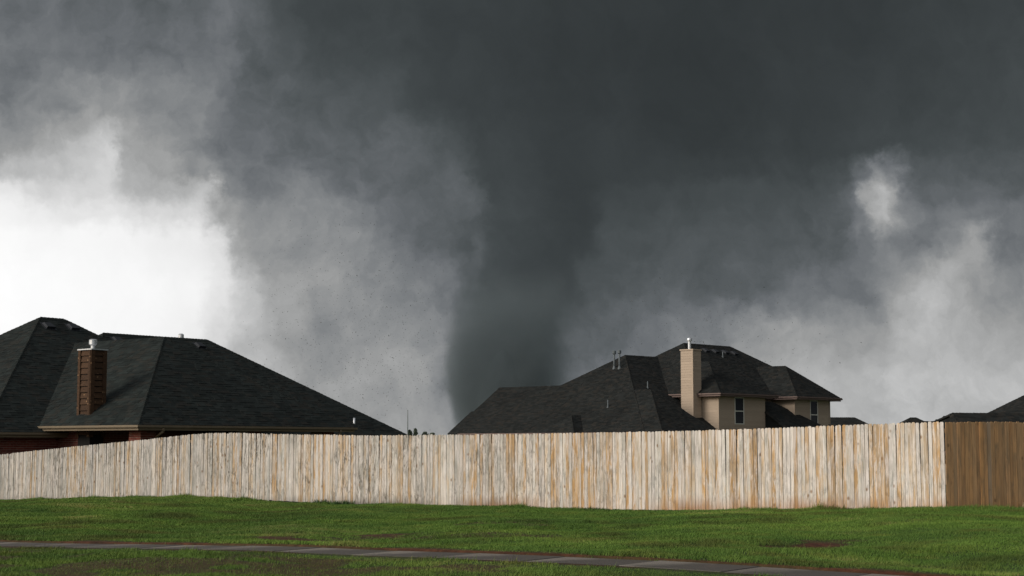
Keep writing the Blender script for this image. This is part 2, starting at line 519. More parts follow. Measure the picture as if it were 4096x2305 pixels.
def ground_z(x, y, cut_walk=True):
    x = np.asarray(x, float); y = np.asarray(y, float)
    rx, ry = x - F0.x, y - F0.y
    s = rx * FD.x + ry * FD.y
    t = rx * FN.x + ry * FN.y
    zb = smooth_interp(s, BS, BZ)
    zw = smooth_interp(s, WS, WZ)
    k = np.clip(t / T_FAR, 0, 1)
    z = zb * (1 - k) + zw * k
    roll = 0.05 * np.sin(s * 0.55 + 1.3) * np.sin(t * 0.5 + 0.7) + 0.03 * np.sin(s * 1.3 + t * 0.8) + 0.018 * np.sin(2.6 * s - 1.9 * t)
    lawn = sst(t, 0.6, 2.5) * (1 - sst(t, T_FAR - 1.6, T_FAR - 0.3))
    z = z + roll * lawn
    z = z + 0.035 * sst(t, T_FAR - 1.2, T_FAR - 0.25) * (1 - sst(t, T_FAR - 0.1, T_FAR + 0.02))      # lawn edge stands above the walk
    verge = sst(t, T_NEAR - 0.02, T_NEAR + 0.12)
    z = z + verge * (-0.022 + sst(t, T_NEAR + .3, T_NEAR + 1.5) * 0.03 * np.sin(s * 1.1) * np.sin(t * 1.7) - 0.022 * np.clip(t - T_NEAR, 0, 6))
    pr_, tr_ = at(3185, 2198, 24.1), None
    rr_ = Vector((pr_.x, pr_.y)) - F0
    z = z - 0.10 * np.exp(-((s - rr_.dot(FD)) / .55) ** 2 - ((t - rr_.dot(FN)) / 1.2) ** 2)      # washed-out hollow
    if cut_walk:
        z = z - 0.10 * sst(t, T_FAR - 0.02, T_FAR + 0.06) * (1 - sst(t, T_NEAR - 0.06, T_NEAR + 0.02))
    road = sst(t, 23.0, 24.0)
    z = z * (1 - road) + road * (-1.86)
    back = sst(-t, 1.0, 9.0)
    z = z * (1 - back) + back * (-1.75)
    far = sst(np.hypot(x, y - 30), 60, 120)
    return z * (1 - far) + far * (-1.75)

def gz(x, y):
    return float(ground_z(np.array([x]), np.array([y]))[0])

def vnoise(s, t, scale, seed):
    """smooth value noise, 0..1"""
    g = np.random.default_rng(seed).random((256, 256))
    a, b_ = s / scale + 700, t / scale + 700
    i, j = np.floor(a).astype(int), np.floor(b_).astype(int)
    fa, fb = a - i, b_ - j
    fa = fa * fa * (3 - 2 * fa); fb = fb * fb * (3 - 2 * fb)
    G = lambda p, q: g[p % 256, q % 256]
    return (G(i, j) * (1 - fa) + G(i + 1, j) * fa) * (1 - fb) + (G(i, j + 1) * (1 - fa) + G(i + 1, j + 1) * fa) * fb

def soil_mask(x, y):
    """0 bare red soil .. 1 full turf"""
    rx, ry = x - F0.x, y - F0.y
    s = rx * FD.x + ry * FD.y
    t = rx * FN.x + ry * FN.y
    m = np.ones_like(x)
    def hole(px, yy, depth, ls, lt, amt):
        nonlocal m
        p = at(px, yy, depth)
        r = Vector((p.x, p.y)) - F0
        s0, t0 = r.dot(FD), r.dot(FN)
        wob = 2.2 * (vnoise(s, t, .5, 21) - .5) + 2.2 * (vnoise(s, t, .2, 22) - .5) + 1.2 * (vnoise(s, t, .09, 23) - .5)
        d = ((s - s0) / ls) ** 2 + ((t - t0) / lt) ** 2 + wob * 0.7
        m = np.minimum(m, 1 - amt * (1 - sst(d, 0.45, 1.5)))
    hole(3185, 2198, 24.1, 0.30, 1.2, 1.0)
    hole(3310, 2178, 25.2, 0.45, 0.6, 0.6)
    hole(2040, 2106, 30.5, 0.9, 0.7, 0.55)
    hole(2180, 2104, 30.3, 0.5, 0.25, 0.9)
    hole(1960, 2140, 27.3, 1.5, 0.8, 0.5)
    hole(1560, 2150, 27.5, 1.3, 0.6, 0.6)
    hole(1400, 2132, 29.0, 1.0, 0.35, 0.75)
    hole(1180, 2170, 27.8, 1.6, 0.35, 0.8)
    # worn strips along both edges of the walk
    e = 0.05 + 0.08 * np.sin(s * 0.9) + 0.06 * np.sin(s * 2.7 + 1)
    m = np.minimum(m, sst(T_FAR - t, 0.02, 0.02 + np.maximum(e, 0.03) * 1.6) + (t > T_FAR))
    e2 = 0.06 + 0.08 * np.sin(s * 1.2 + 2) + 0.06 * np.sin(s * 3.3)
    m = np.minimum(m, np.where(t > T_NEAR - 0.2, sst(t - T_NEAR, 0.0, 0.03 + np.maximum(e2, 0.02)), 1))
    # patchy verge
    pt = 2.6 * (vnoise(s, t * .8, 1.3, 31) - .5) + 2.4 * (vnoise(s, t, .45, 32) - .5) + .2
    band = sst(t - T_NEAR, 0.5, 1.0) * (1 - sst(t - T_NEAR, 3.4, 4.4)) * sst(s, 9.0, 13.0)
    band2 = sst(t - T_NEAR, 0.3, 0.7) * 0.55
    m = np.minimum(m, 1 - np.maximum(band, band2 * (s < 14)) * sst(pt, 0.0, 0.45) * 1.0)
    return np.clip(m, 0, 1)

# ------------------------------------------------------------------ ground sheet
def soil_mat():
    m, n, b = mat('turf_and_red_soil')
    p = pos(n)
    a = n.new('ShaderNodeAttribute'); a.attribute_name = 'turf'
    f = n.noise(p, 6, 6, .7)
    f2 = n.noise(p, .35, 4, .6)
    soil = n.ramp(f, [(.3, (.026, .008, .004)), (.55, (.075, .023, .011)), (.75, (.13, .046, .022))])
    turf = n.ramp(f, [(.3, (.020, .032, .010)), (.6, (.040, .065, .018)), (.8, (.07, .085, .03))])
    far = n.mix(n.mr(f2, .35, .65), (.045, .075, .022), (.07, .085, .035))
    near = n.mix(a.outputs['Fac'], soil, turf)
    dist = n.vm('LENGTH', p)
    c = n.mix(n.mr(dist, 70, 120), near, far)
    n.put(b.inputs['Base Color'], c)
    b.inputs['Roughness'].default_value = .95
    bump(n, b, f, .03, .6)
    return m
M['soil'] = soil_mat()

def axis_samples(lo, hi, fine_lo, fine_hi, step):
    a = list(np.arange(fine_lo, fine_hi + 1e-6, step))
    g, v = step, fine_hi
    while v < hi:
        g *= 1.35; v += g; a.append(min(v, hi))
    g, v = step, fine_lo
    while v > lo:
        g *= 1.35; v -= g; a.insert(0, max(v, lo))
    return np.array(a)
gs = axis_samples(-4000, 4000, -4, 42, 0.2)
gt = axis_samples(-6000, 900, -1, 25, 0.125)
GS, GT = np.meshgrid(gs, gt, indexing='ij')
GX = F0.x + GS * FD.x + GT * FN.x
GY = F0.y + GS * FD.y + GT * FN.y
GZ = ground_z(GX, GY)
nv = np.stack([GX.ravel(), GY.ravel(), GZ.ravel()], 1)
ni, nj = GS.shape
ii, jj = np.meshgrid(np.arange(ni - 1), np.arange(nj - 1), indexing='ij')
a0 = (ii * nj + jj).ravel()
quads = np.stack([a0, a0 + nj, a0 + nj + 1, a0 + 1], 1)
e1_ = nv[quads[0, 1]] - nv[quads[0, 0]]; e2_ = nv[quads[0, 3]] - nv[quads[0, 0]]
if np.cross(e1_, e2_)[2] < 0:
    quads = quads[:, ::-1]
def np_mesh(name, verts, faces, k):
    me = bpy.data.meshes.new(name)
    me.vertices.add(len(verts)); me.vertices.foreach_set('co', np.ascontiguousarray(verts, dtype=np.float32).ravel())
    me.loops.add(faces.size); me.loops.foreach_set('vertex_index', np.ascontiguousarray(faces, dtype=np.int32).ravel())
    me.polygons.add(len(faces)); me.polygons.foreach_set('loop_start', np.arange(0, faces.size, k, dtype=np.int32))
    me.polygons.foreach_set('loop_total', np.full(len(faces), k, dtype=np.int32))
    me.update(calc_edges=True)
    return me
me = np_mesh('ground', nv, quads, 4)
at_ = me.attributes.new('turf', 'FLOAT', 'POINT')
at_.data.foreach_set('value', soil_mask(GX, GY).ravel().astype(np.float32))
ground = link('ground', me, M['soil'], smooth=True)
tag(ground, 'grassy ground with red soil stretching to the horizon', 'ground', kind='structure')

# street the picture is taken from (just below the frame)
def asphalt():
    m, n, b = mat('asphalt')
    f = n.noise(pos(n), 40, 4, .7)
    n.put(b.inputs['Base Color'], n.ramp(f, [(.3, (.03, .03, .032)), (.7, (.065, .065, .066))]))
    return m
mb = MB()
def ST(s, t, z): return Vector((F0.x + s * FD.x + t * FN.x, F0.y + s * FD.y + t * FN.y, z))
for k in range(-20, 34):
    mb.poly([ST(k*3, 36, -1.852), ST(k*3+3, 36, -1.852), ST(k*3+3, 25, -1.852), ST(k*3, 25, -1.852)])
rd = mb.build('road', asphalt()); tag(rd, 'grey asphalt street in front of the verge', 'road', kind='structure')

# ------------------------------------------------------------------ concrete walk, slab by slab
def concrete():
    m, n, b = mat('damp_concrete')
    r = rnd(n)
    o = n.new('ShaderNodeTexCoord').outputs['Object']
    ox, oy, oz = n.xyz(o)
    p = pos(n)
    f = n.noise(p, 2.2, 6, .65, .3)
    fine = n.noise(p, 45, 3, .7)
    edge = n.m('ADD', n.m('ADD', ox, n.m('MULTIPLY', oy, -.55)), n.m('MULTIPLY', n.m('SUBTRACT', f, .5), 1.1))
    dry = n.mr(edge, .05, .62, 0, 1, 'SMOOTHSTEP')
    dry = n.m('MULTIPLY', dry, n.mr(r, 0, 1, .5, 1))
    c = n.mix(dry, (.088, .077, .066), (.215, .19, .162))
    c = n.mix(n.mr(f, .55, .75, 0, .45), c, (.14, .10, .08))
    n.put(b.inputs['Base Color'], n.vm('SCALE', c, None, n.mr(fine, .3, .7, .85, 1.15)))
    n.put(b.inputs['Roughness'], n.mix(dry, .62, .9))
    bump(n, b, fine, .004, .5)
    return m
M['concrete'] = concrete()
walk = empty('sidewalk', ST(10, T_FAR + .7, float(smooth_interp(10, WS, WZ))))
tag(walk, 'grey concrete sidewalk with damp slabs along the lawn', 'sidewalk', kind='structure')
SL = 1.45
for k in range(-4, 26):
    s0, s1 = k * SL + .008, (k + 1) * SL - .008
    jz = random.uniform(-.006, .006)
    za = float(smooth_interp(s0, WS, WZ)) - .004 + jz
    zb_ = float(smooth_interp(s1, WS, WZ)) - .004 + jz
    mid = ST((s0 + s1) / 2, (T_FAR + T_NEAR) / 2, (za + zb_) / 2)
    X, Y = Vector((FD.x, FD.y, 0)), Vector((FN.x, FN.y, 0))
    h, wd = (s1 - s0) / 2, (T_NEAR - T_FAR) / 2
    sl = (zb_ - za) / 2
    bb = MB()
    bv = .012
    bb.hexa([Vector((-h, -wd, -.12 - sl)), Vector((h, -wd, -.12 + sl)), Vector((h, wd, -.12 + sl)), Vector((-h, wd, -.12 - sl))],
            [Vector((-h, -wd, -bv - sl)), Vector((h, -wd, -bv + sl)), Vector((h, wd, -bv + sl)), Vector((-h, wd, -bv - sl))])
    bb.hexa([Vector((-h, -wd, -bv - sl)), Vector((h, -wd, -bv + sl)), Vector((h, wd, -bv + sl)), Vector((-h, wd, -bv - sl))],
            [Vector((-h+bv, -wd+bv, -sl)), Vector((h-bv, -wd+bv, sl)), Vector((h-bv, wd-bv, sl)), Vector((-h+bv, wd-bv, -sl))])
    bb.tone = []
    me = bb.mesh('slab')
    mtx = Matrix(((X.x, Y.x, 0, mid.x), (X.y, Y.y, 0, mid.y), (0, 0, 1, mid.z), (0, 0, 0, 1)))
    # keep a right-handed frame
    if X.cross(Y).z < 0:
        me.transform(Matrix.Scale(-1, 4, Vector((0, 1, 0)))); me.flip_normals()
        mtx = Matrix(((X.x, -Y.x, 0, mid.x), (X.y, -Y.y, 0, mid.y), (0, 0, 1, mid.z), (0, 0, 0, 1)))
    link('slab', me, M['concrete'], walk, mtx)

# ------------------------------------------------------------------ fences
PW, PH, PT = 0.0838, 1.83, 0.017
def picket_mesh(wd, h, ear):
    b = MB()
    x = wd / 2
    prof = [(-x, 0), (x, 0), (x, h - ear), (x - ear * .9, h), (-x + ear * .9, h), (-x, h - ear)]
    n_ = len(prof)
    b.v = [(p[0], 0, p[1]) for p in prof] + [(p[0], PT, p[1]) for p in prof]
    b.f = [tuple(range(n_)), tuple(range(2 * n_ - 1, n_ - 1, -1))] + [(k, k + n_, (k + 1) % n_ + n_, (k + 1) % n_) for k in range(n_)]
    b.f = [tuple(reversed(q)) if i > 1 else q for i, q in enumerate(b.f)]
    m_ = b.mesh('picket')
    bmx = bmesh.new(); bmx.from_mesh(m_); bmesh.ops.recalc_face_normals(bmx, faces=bmx.faces); bmx.to_mesh(m_); bmx.free()
    return m_

def fence_run(name, origin, dirv, length, step, top_of, label, material, limit, wd):
    normal = Vector((-dirv.y, dirv.x))
    if normal.y > 0: normal = -normal
    root = empty(name, (origin.x, origin.y, gz(origin.x, origin.y)))
    tag(root, label, 'fence')
    ms = [picket_mesh(wd * q, PH, .017 + .005 * i) for i, q in enumerate((.93, .99, 1.03))]
    n_ = int(length / step)
    rest = MB()
    for k in range(n_):
        s = (k + .5) * step
        p = origin + dirv * s
        zt = top_of(s) + random.gauss(0, .0045) + (random.uniform(-.02, .012) if random.random() < .05 else 0)
        tilt = random.gauss(0, .0055)
        off = random.uniform(0, .006) if random.random() < .8 else random.uniform(.008, .014)
        yaw = random.gauss(0, .02)
        X = Vector((dirv.x, dirv.y, 0)); Yv = Vector((-normal.x, -normal.y, 0))
        if X.cross(Yv).z < 0: X = -X
        rotm = Matrix(((X.x, Yv.x, 0, 0), (X.y, Yv.y, 0, 0), (0, 0, 1, 0), (0, 0, 0, 1)))
        mt = Matrix.Translation((p.x + normal.x * off, p.y + normal.y * off, zt - PH)) @ rotm @ Matrix.Rotation(yaw, 4, 'Z') @ Matrix.Rotation(tilt, 4, 'Y')
        m_ = ms[k % 3] if random.random() < .7 else random.choice(ms)
        if k < limit:
            link('picket', m_, material, root, mt)
        else:
            i0 = len(rest.v)
            tn = random.random()
            for vv_ in m_.vertices:
                rest.v.append(tuple(mt @ vv_.co)); rest.tone.append(tn)
            for pl in m_.polygons:
                rest.f.append(tuple(i0 + i for i in pl.vertices))
    if rest.v:
        o = rest.build('far_pickets', material, root); o["kind"] = "stuff"
    # rails and posts on the garden side
    b3 = Vector((-normal.x, -normal.y, 0))
    x3 = Vector((dirv.x, dirv.y, 0))
    for hh in (.25, .95, 1.6):
        rl = MB()
        q = 0.0
        while q < length - .01:
            q2 = min(q + 2.4, length)
            A, B = origin + dirv * q, origin + dirv * q2
            za, zb_ = top_of(q) - PH + hh, top_of(q2) - PH + hh
            a3, b3v = Vector((A.x, A.y, za)) + b3 * .018, Vector((B.x, B.y, zb_)) + b3 * .018
            up = EZv * .085
            rl.hexa([a3, b3v, b3v + b3 * .036, a3 + b3 * .036], [a3 + up, b3v + up, b3v + b3 * .036 + up, a3 + b3 * .036 + up])
            q = q2
        rl.build('rail', M['rail'], root)
    q = .3
    while q < length:
        A = origin + dirv * q
        po = MB()
        po.box(Vector((A.x, A.y, top_of(q) - PH - .1)) + b3 * .056, x3, b3, EZv, -.045, .045, 0, .09, 0, PH - .05)
        po.build('post', M['rail'], root)
        q += 2.4
    return root
top_main = lambda s: float(smooth_interp(s, TS, TZ, .35))
FLEN = 46.0
fence_run('picket_fence', F0, FD, FLEN, 0.0885, top_main, 'long pale weathered wooden picket fence running across the lawn', M['picket'], 300, PW)
RD = Vector((.926, .379)).normalized()
ztc = top_main(0)
top_ret = lambda s: ztc - .01 + .012 * s
fence_run('picket_fence', F0 + RD * .02, RD, 5.2, 0.098, top_ret, 'short brown wooden picket fence turning away at the corner', M['picket_brown'], 300, .0955)

# ------------------------------------------------------------------ houses
PITCHR = 0.667
SHEXP = 0.15

class House:
    def __init__(self, name, label, origin, alpha, base_z, shingle, budget, nshow=0, cat='house'):
        self.o = Vector((origin[0], origin[1], 0))
        a = R(alpha)
        self.e2 = Vector((math.cos(a), math.sin(a), 0))
        self.e1 = Vector((-math.sin(a), math.cos(a), 0))
        self.root = empty(name, (origin[0], origin[1], base_z))
        self.base = base_z
        tag(self.root, label, cat)
        self.sh = shingle
        self.left = budget
    def P(self, a, b, z):
        return self.o + self.e1 * a + self.e2 * b + EZv * z

def face_shingles(h, roof, poly, budget_parts, exp=SHEXP):
    """poly: first edge is the eave (left to right seen from outside)"""
    A, B = poly[0], poly[1]
    x = (B - A).normalized()
    n = None
    for k in range(2, len(poly)):
        q = (B - A).cross(poly[k] - A)
        if q.length > 1e-6:
            n = q.normalized(); break
    if n.z < 0:
        n = -n
    up = n.cross(x)
    if up.z < 0: up = -up
    P2 = [((p - A).dot(x), (p - A).dot(up)) for p in poly]
    H = max(p[1] for p in P2)
    def span(y):
        xs = []
        m_ = len(P2)
        for i in range(m_):
            (x0, y0), (x1, y1) = P2[i], P2[(i + 1) % m_]
            if (y0 - y) * (y1 - y) <= 0 and abs(y1 - y0) > 1e-9:
                xs.append(x0 + (x1 - x0) * (y - y0) / (y1 - y0))
        return (min(xs), max(xs)) if len(xs) > 1 else None
    out = []
    j = 0
    while j * exp < H - .03:
        y0 = j * exp; y1 = min(y0 + exp, H - .005)
        sp0, sp1 = span(y0 + 1e-4), span(y1 - 1e-4)
        j += 1
        if not sp0 or not sp1: continue
        a_, b_ = (sp0[0] + sp1[0]) / 2, (sp0[1] + sp1[1]) / 2
        q = a_ - random.uniform(0, .3)
        while q < b_:
            wd = random.uniform(.16, .36)
            l, r = max(q, a_), min(q + wd, b_)
            q += wd
            if r - l < .03: continue
            out.append((l, r, y0, y1, random.choice((.006, .007, .016)), random.random()))
    return A, x, up, n, out

UNIT = None
def unit_shingle():
    b = MB()
    b.hexa([Vector((0, 0, 0)), Vector((1, 0, 0)), Vector((1, 1, 0)), Vector((0, 1, 0))],
           [Vector((0.01, 0, 1)), Vector((.99, 0, 1)), Vector((.99, 1, .35)), Vector((.01, 1, .35))])
    b.tone = []
    return b.mesh('shingle')
UNITS = {}

def add_shingles(h, roof, faces, nparts):
    rest = MB()
    allp = []
    for poly in faces:
        A, x, up, n, out = face_shingles(h, roof, poly, 0)
        for q in out:
            allp.append((A, x, up, n, q))
    if nparts:
        # nearest, largest in view first: those well above the fence and closest to the eye
        def size(e):
            A, x, up, n, (l, r, y0, y1, t, tn) = e
            c = A + x * ((l + r) / 2) + up * ((y0 + y1) / 2)
            vis = c.z > .1
            return -(r - l) * max(0.01, -n.dot(c.normalized())) / c.length ** 2 * (1 if vis else .01)
        allp.sort(key=size)
        if h.sh not in UNITS:
            UNITS[h.sh] = unit_shingle()
        for A, x, up, n, (l, r, y0, y1, t, tn) in allp[:nparts]:
            p = A + x * l + up * (y0 - .004) + n * .001
            X, U, N = x * (r - l), up * (y1 - y0 + .004), n * t
            mt = Matrix(((X.x, U.x, N.x, p.x), (X.y, U.y, N.y, p.y), (X.z, U.z, N.z, p.z), (0, 0, 0, 1)))
            link('shingle', UNITS[h.sh], M[h.sh], roof, mt)
    for A, x, up, n, (l, r, y0, y1, t, tn) in allp[nparts:]:
        P = lambda u, v, d: A + x * u + up * v + n * d
        rest.hexa([P(l, y0 - .004, .001), P(r, y0 - .004, .001), P(r, y1, .001), P(l, y1, .001)],
                  [P(l + .003, y0 - .004, t), P(r - .003, y0 - .004, t), P(r - .003, y1, t * .35 + .002), P(l + .003, y1, t * .35 + .002)], tn)
    if rest.v:
        o = rest.build('shingles', M[h.sh], roof); o["kind"] = "stuff"

def ridge_caps(h, roof, segs):
    b = MB()
    for A, B in segs:
        d = (B - A); L = d.length; d.normalize()
        side = d.cross(EZv).normalized()
        up = side.cross(d)
        if up.z < 0: up = -up
        q = 0
        while q < L - .02:
            q2 = min(q + .17, L)
            t = random.uniform(.028, .036)
            wv = .14
            a0, a1 = A + d * q, A + d * q2
            i0 = len(b.v)
            dn = up * -.085
            tn = random.random()
            ring = lambda p, k: [p - side * wv + dn + up * k * .4, p + up * k, p + side * wv + dn + up * k * .4, p + side * wv + dn - up * .03, p - side * wv + dn - up * .03]
            r0, r1 = ring(a0, t), ring(a1, t - .012)
            b.v += [tuple(v) for v in r0 + r1]
            b.tone += [tn] * 10
            for k in range(5):
                kk = (k + 1) % 5
                b.f.append((i0 + k, i0 + kk, i0 + 5 + kk, i0 + 5 + k))
            b.f += [(i0 + 4, i0 + 3, i0 + 2, i0 + 1, i0), (i0 + 5, i0 + 6, i0 + 7, i0 + 8, i0 + 9)]
            q = q2
    if b.v:
        o = b.build('ridge_caps', M[h.sh], roof); o["kind"] = "stuff"

def hip_roof(h, a0, a1, b0, b1, ze, axis, rc, r0, r1, zr, parts=0, th=.16, fascia='tan', trim_sides=('a0', 'b0')):
    """eave rectangle a0..a1 x b0..b1 at ze; ridge along axis ('a' or 'b') at the other coordinate rc, from r0 to r1, at height zr"""
    P = h.P
    c00, c10, c11, c01 = P(a0, b0, ze), P(a1, b0, ze), P(a1, b1, ze), P(a0, b1, ze)
    if axis == 'a':
        q0, q1 = P(r0, rc, zr), P(r1, rc, zr)
        F = {'b0': [c10, c00, q0, q1], 'a0': [c00, c01, q0], 'b1': [c01, c11, q1, q0], 'a1': [c11, c10, q1]}
        hips = [(c00, q0), (c01, q0), (c10, q1), (c11, q1), (q0, q1)]
    else:
        q0, q1 = P(rc, r0, zr), P(rc, r1, zr)
        F = {'b0': [c10, c00, q0], 'a0': [c00, c01, q1, q0], 'b1': [c01, c11, q1], 'a1': [c11, c10, q0, q1]}
        hips = [(c00, q0), (c10, q0), (c01, q1), (c11, q1), (q0, q1)]
    dn = EZv * -th
    b = MB()
    for k in ('b0', 'a0', 'b1', 'a1'):
        b.poly(F[k])
    for u_, v_ in ((c00, c10), (c10, c11), (c11, c01), (c01, c00)):
        b.poly([v_, u_, u_ + dn, v_ + dn])
    b.poly([c00 + dn, c10 + dn, c11 + dn, c01 + dn])
    me = b.mesh('roof')
    bmx = bmesh.new(); bmx.from_mesh(me)
    bmesh.ops.remove_doubles(bmx, verts=bmx.verts, dist=1e-4)
    bmesh.ops.recalc_face_normals(bmx, faces=bmx.faces); bmx.to_mesh(me); bmx.free()
    roof = link('roof', me, M['underlay'], h.root)
    vis = []
    for k in ('b0', 'a0', 'b1', 'a1'):
        pl = F[k]
        n = (pl[1] - pl[0]).cross(pl[2] - pl[0]).normalized()
        if n.z < 0: n = -n
        ctr = sum(pl, Vector()) / len(pl)
        if n.dot(-ctr) > 0 or n.dot(Vector((6, 0, 0)) - ctr) > 0:
            vis.append(pl)
    add_shingles(h, roof, vis, parts)
    ridge_caps(h, roof, [(u_, v_) for u_, v_ in hips if (v_ - u_).length > .3])
    # fascia boards with a gutter lip along the eaves one can see
    fm = M[fascia]
    for k in trim_sides:
        u_, v_ = {'a0': (c00, c01), 'b0': (c10, c00), 'b1': (c01, c11), 'a1': (c11, c10)}[k]
        d = (v_ - u_).normalized()
        outn = d.cross(EZv)
        if outn.dot((u_ + v_) / 2 - (c00 + c11) / 2) < 0: outn = -outn
        g = MB()
        Lg = (v_ - u_).length
        lo = -.0
        for (y0, y1, z0, z1) in ((.003, .025, -th - .012, -.006), (.025, .085, -.095, -.035), (.085, .112, -.075, -.012)):
            x0, x1 = -y1, Lg + y1
            if d.cross(outn).z > 0:
                g.box(u_, d, outn, EZv, x0, x1, y0, y1, z0, z1)
            else:
                g.box(v_, -d, outn, EZv, x0, x1, y0, y1, z0, z1)
        g.tone = []
        g.build('gutter', fm, h.root)
    return roof

def gable_roof(h, a0, a1, b0, b1, ze, rc, zr, th=.16, fascia='tan'):
    """ridge along e1 at b = rc; gable ends at a0 and a1"""
    P = h.P
    b = MB()
    c = {(i, j): P((a0, a1)[i], (b0, b1)[j], ze) for i in (0, 1) for j in (0, 1)}
    q = [P(a0, rc, zr), P(a1, rc, zr)]
    dn = EZv * -th
    b.poly([c[1, 0], c[0, 0], q[0], q[1]]); b.poly([c[0, 1], c[1, 1], q[1], q[0]])
    b.poly([c[0, 0], c[0, 0] + dn, c[0, 1] + dn, c[0, 1], q[0]]); b.poly([c[1, 1], c[1, 1] + dn, c[1, 0] + dn, c[1, 0], q[1]])
    b.poly([c[0, 0] + dn, c[1, 0] + dn, c[1, 1] + dn, c[0, 1] + dn])
    b.poly([c[0, 0], c[1, 0], c[1, 0] + dn, c[0, 0] + dn]); b.poly([c[1, 1], c[0, 1], c[0, 1] + dn, c[1, 1] + dn])
    me = b.mesh('roof')
    bmx = bmesh.new(); bmx.from_mesh(me); bmesh.ops.remove_doubles(bmx, verts=bmx.verts, dist=1e-4)
    bmesh.ops.recalc_face_normals(bmx, faces=bmx.faces); bmx.to_mesh(me); bmx.free()
    roof = link('roof', me, M['underlay'], h.root)
    add_shingles(h, roof, [[c[1, 0], c[0, 0], q[0], q[1]]], 0)
    ridge_caps(h, roof, [(q[0], q[1])])
    return roof

def wall_box(h, name, a0, a1, b0, b1, z0, z1, m):
    b = MB()
    b.box(h.o, h.e2, h.e1, EZv, b0, b1, a0, a1, z0, z1)
    b.tone = []
    return b.build(name, m, h.root)

def lap_boards(h, parent, p0, d, outn, L, z0, z1, exp, m, name='siding_board', th=.018, gap_of=None, lap=-.012):
    """horizontal lapped boards from z0 to z1 on the plane through p0 along d"""
    z = z1
    while z > z0 + .01:
        zl = max(z - exp, z0)
        segs = [(0, L)]
        if gap_of:
            segs = gap_of((z + zl) / 2, L)
        for (x0, x1) in segs:
            b = MB()
            q = Vector((p0.x, p0.y, 0))
            A0, A1 = q + d * x0, q + d * x1
            bot = [A0 + EZv * (zl + (-lap if False else lap)), A1 + EZv * (zl + (-lap if False else lap)), A1 + outn * th + EZv * (zl + (-lap if False else lap)), A0 + outn * th + EZv * (zl + (-lap if False else lap))]
            top = [A0 + EZv * z, A1 + EZv * z, A1 + outn * .004 + EZv * z, A0 + outn * .004 + EZv * z]
            if d.cross(outn).z < 0:
                bot.reverse(); top.reverse()
            b.hexa(bot, top); b.tone = []
            b.build(name, m, parent)
        z = zl

def vent_pipe(h, p, hgt, r, capr=0, caph=0, m='metal', flash=True, name='vent_pipe'):
    b = MB()
    b.tube(p - EZv * .25, p + EZv * hgt, r, r, 14)
    o = b.build(name, M[m], h.root, True)
    if capr:
        c = MB()
        c.tube(p + EZv * (hgt - caph), p + EZv * (hgt - caph * .8), r, capr, 16)
        c.tube(p + EZv * (hgt - caph * .8), p + EZv * (hgt - .02), capr, capr, 16)
        c.tube(p + EZv * (hgt - .02), p + EZv * (hgt + caph * .12), capr * 1.04, capr * .55, 16)
        c.build('cap', M[m], o)
    if flash:
        c = MB()
        c.tube(p - EZv * .18, p + EZv * .14, r * 3.0, r * 1.1, 14)
        c.build('flashing', M['metaldull'], o)
    return o

def box_vent(h, p, n_, d):
    """low black roof vent lying on a slope with normal n_, eave direction d"""
    up = n_.cross(d)
    if up.z < 0: up = -up
    b = MB()
    x = d if d.cross(up).dot(n_) > 0 else -d
    P = lambda u, v, w_: p + x * u + up * v + n_ * w_
    b.hexa([P(-.2, -.2, 0), P(.2, -.2, 0), P(.2, .2, 0), P(-.2, .2, 0)], [P(-.19, -.21, .12), P(.19, -.21, .12), P(.14, .14, .10), P(-.14, .14, .10)])
    b.hexa([P(-.26, -.26, .0), P(.26, -.26, .0), P(.26, .26, .0), P(-.26, .26, .0)], [P(-.26, -.26, .018), P(.26, -.26, .018), P(.26, .26, .018), P(-.26, .26, .018)])
    b.tone = []
    b.build('roof_vent', M['ventbox'], h.root)

def plane_hit(px, y, p0, n_):
    d = ray(px, y)
    return d * (p0.dot(n_) / d.dot(n_))

# ---------------- brick house with the wooden chimney
ZC = 52.0
h1 = House('brick_house', 'brick house under dark hipped roof with a wood-clad chimney', ((560 - 2048) / FPX * ZC, ZC), 50.9, -1.9, 'shingle', 0)
zA, zC, zCr = .46, .68, .68 + PITCHR * 4.85
aA, bA, rA, lA = 5.0, -2.39, 6.75, 14.56
zAr = zA + PITCHR * rA
hip_roof(h1, aA, aA + 2 * rA, bA, bA + lA, zA, 'b', aA + rA, bA + rA, bA + lA - rA, zAr, parts=110)
hip_roof(h1, 0, 12.0, 0, 9.7, zC, 'a', 4.85, 4.85, 11.9, zCr, parts=190)
hip_roof(h1, 13.99 - 6.9, 13.99 + 6.9, 3.0, 14.59 + 6.9, 4.70 - PITCHR * 6.9, 'b', 13.99, 9.0, 14.59, 4.70, parts=0)
OV = .48
nA0 = -h1.e1        # outward normal of the shaded fronts
nB0 = -h1.e2        # outward normal of the sunny fronts
# walls
wa_ = wall_box(h1, 'wall', aA + OV, aA + OV + .05, bA + OV, bA + OV + 5.8, -2.0, zA - .1, M['mortar'])
wall_box(h1, 'wall', aA + OV + .051, aA + 2 * rA - OV, bA + OV, bA + lA - OV, -2.0, zA - .1, M['brickwall'])
wall_box(h1, 'wall', 3.6, 11.0, OV + .4, 5.6, -2.0, zC - .14, M['brickwall'])
wall_box(h1, 'wall', 13.99 - 6.4, 20.0, 4, 20.6, -2.0, 4.7 - PITCHR * 6.9 - .12, M['brickwall'])
BRL, BRH = .254, .0762
brick_me = None
def brick_mesh():
    b = MB()
    L, H, T, e = BRL - .011, BRH - .011, .03, .003
    b.hexa([Vector((0, 0, 0)), Vector((L, 0, 0)), Vector((L, T, 0)), Vector((0, T, 0))], [Vector((0, 0, H)), Vector((L, 0, H)), Vector((L, T, H)), Vector((0, T, H))])
    b.tone = []
    return b.mesh('brick')
brick_me = brick_mesh()
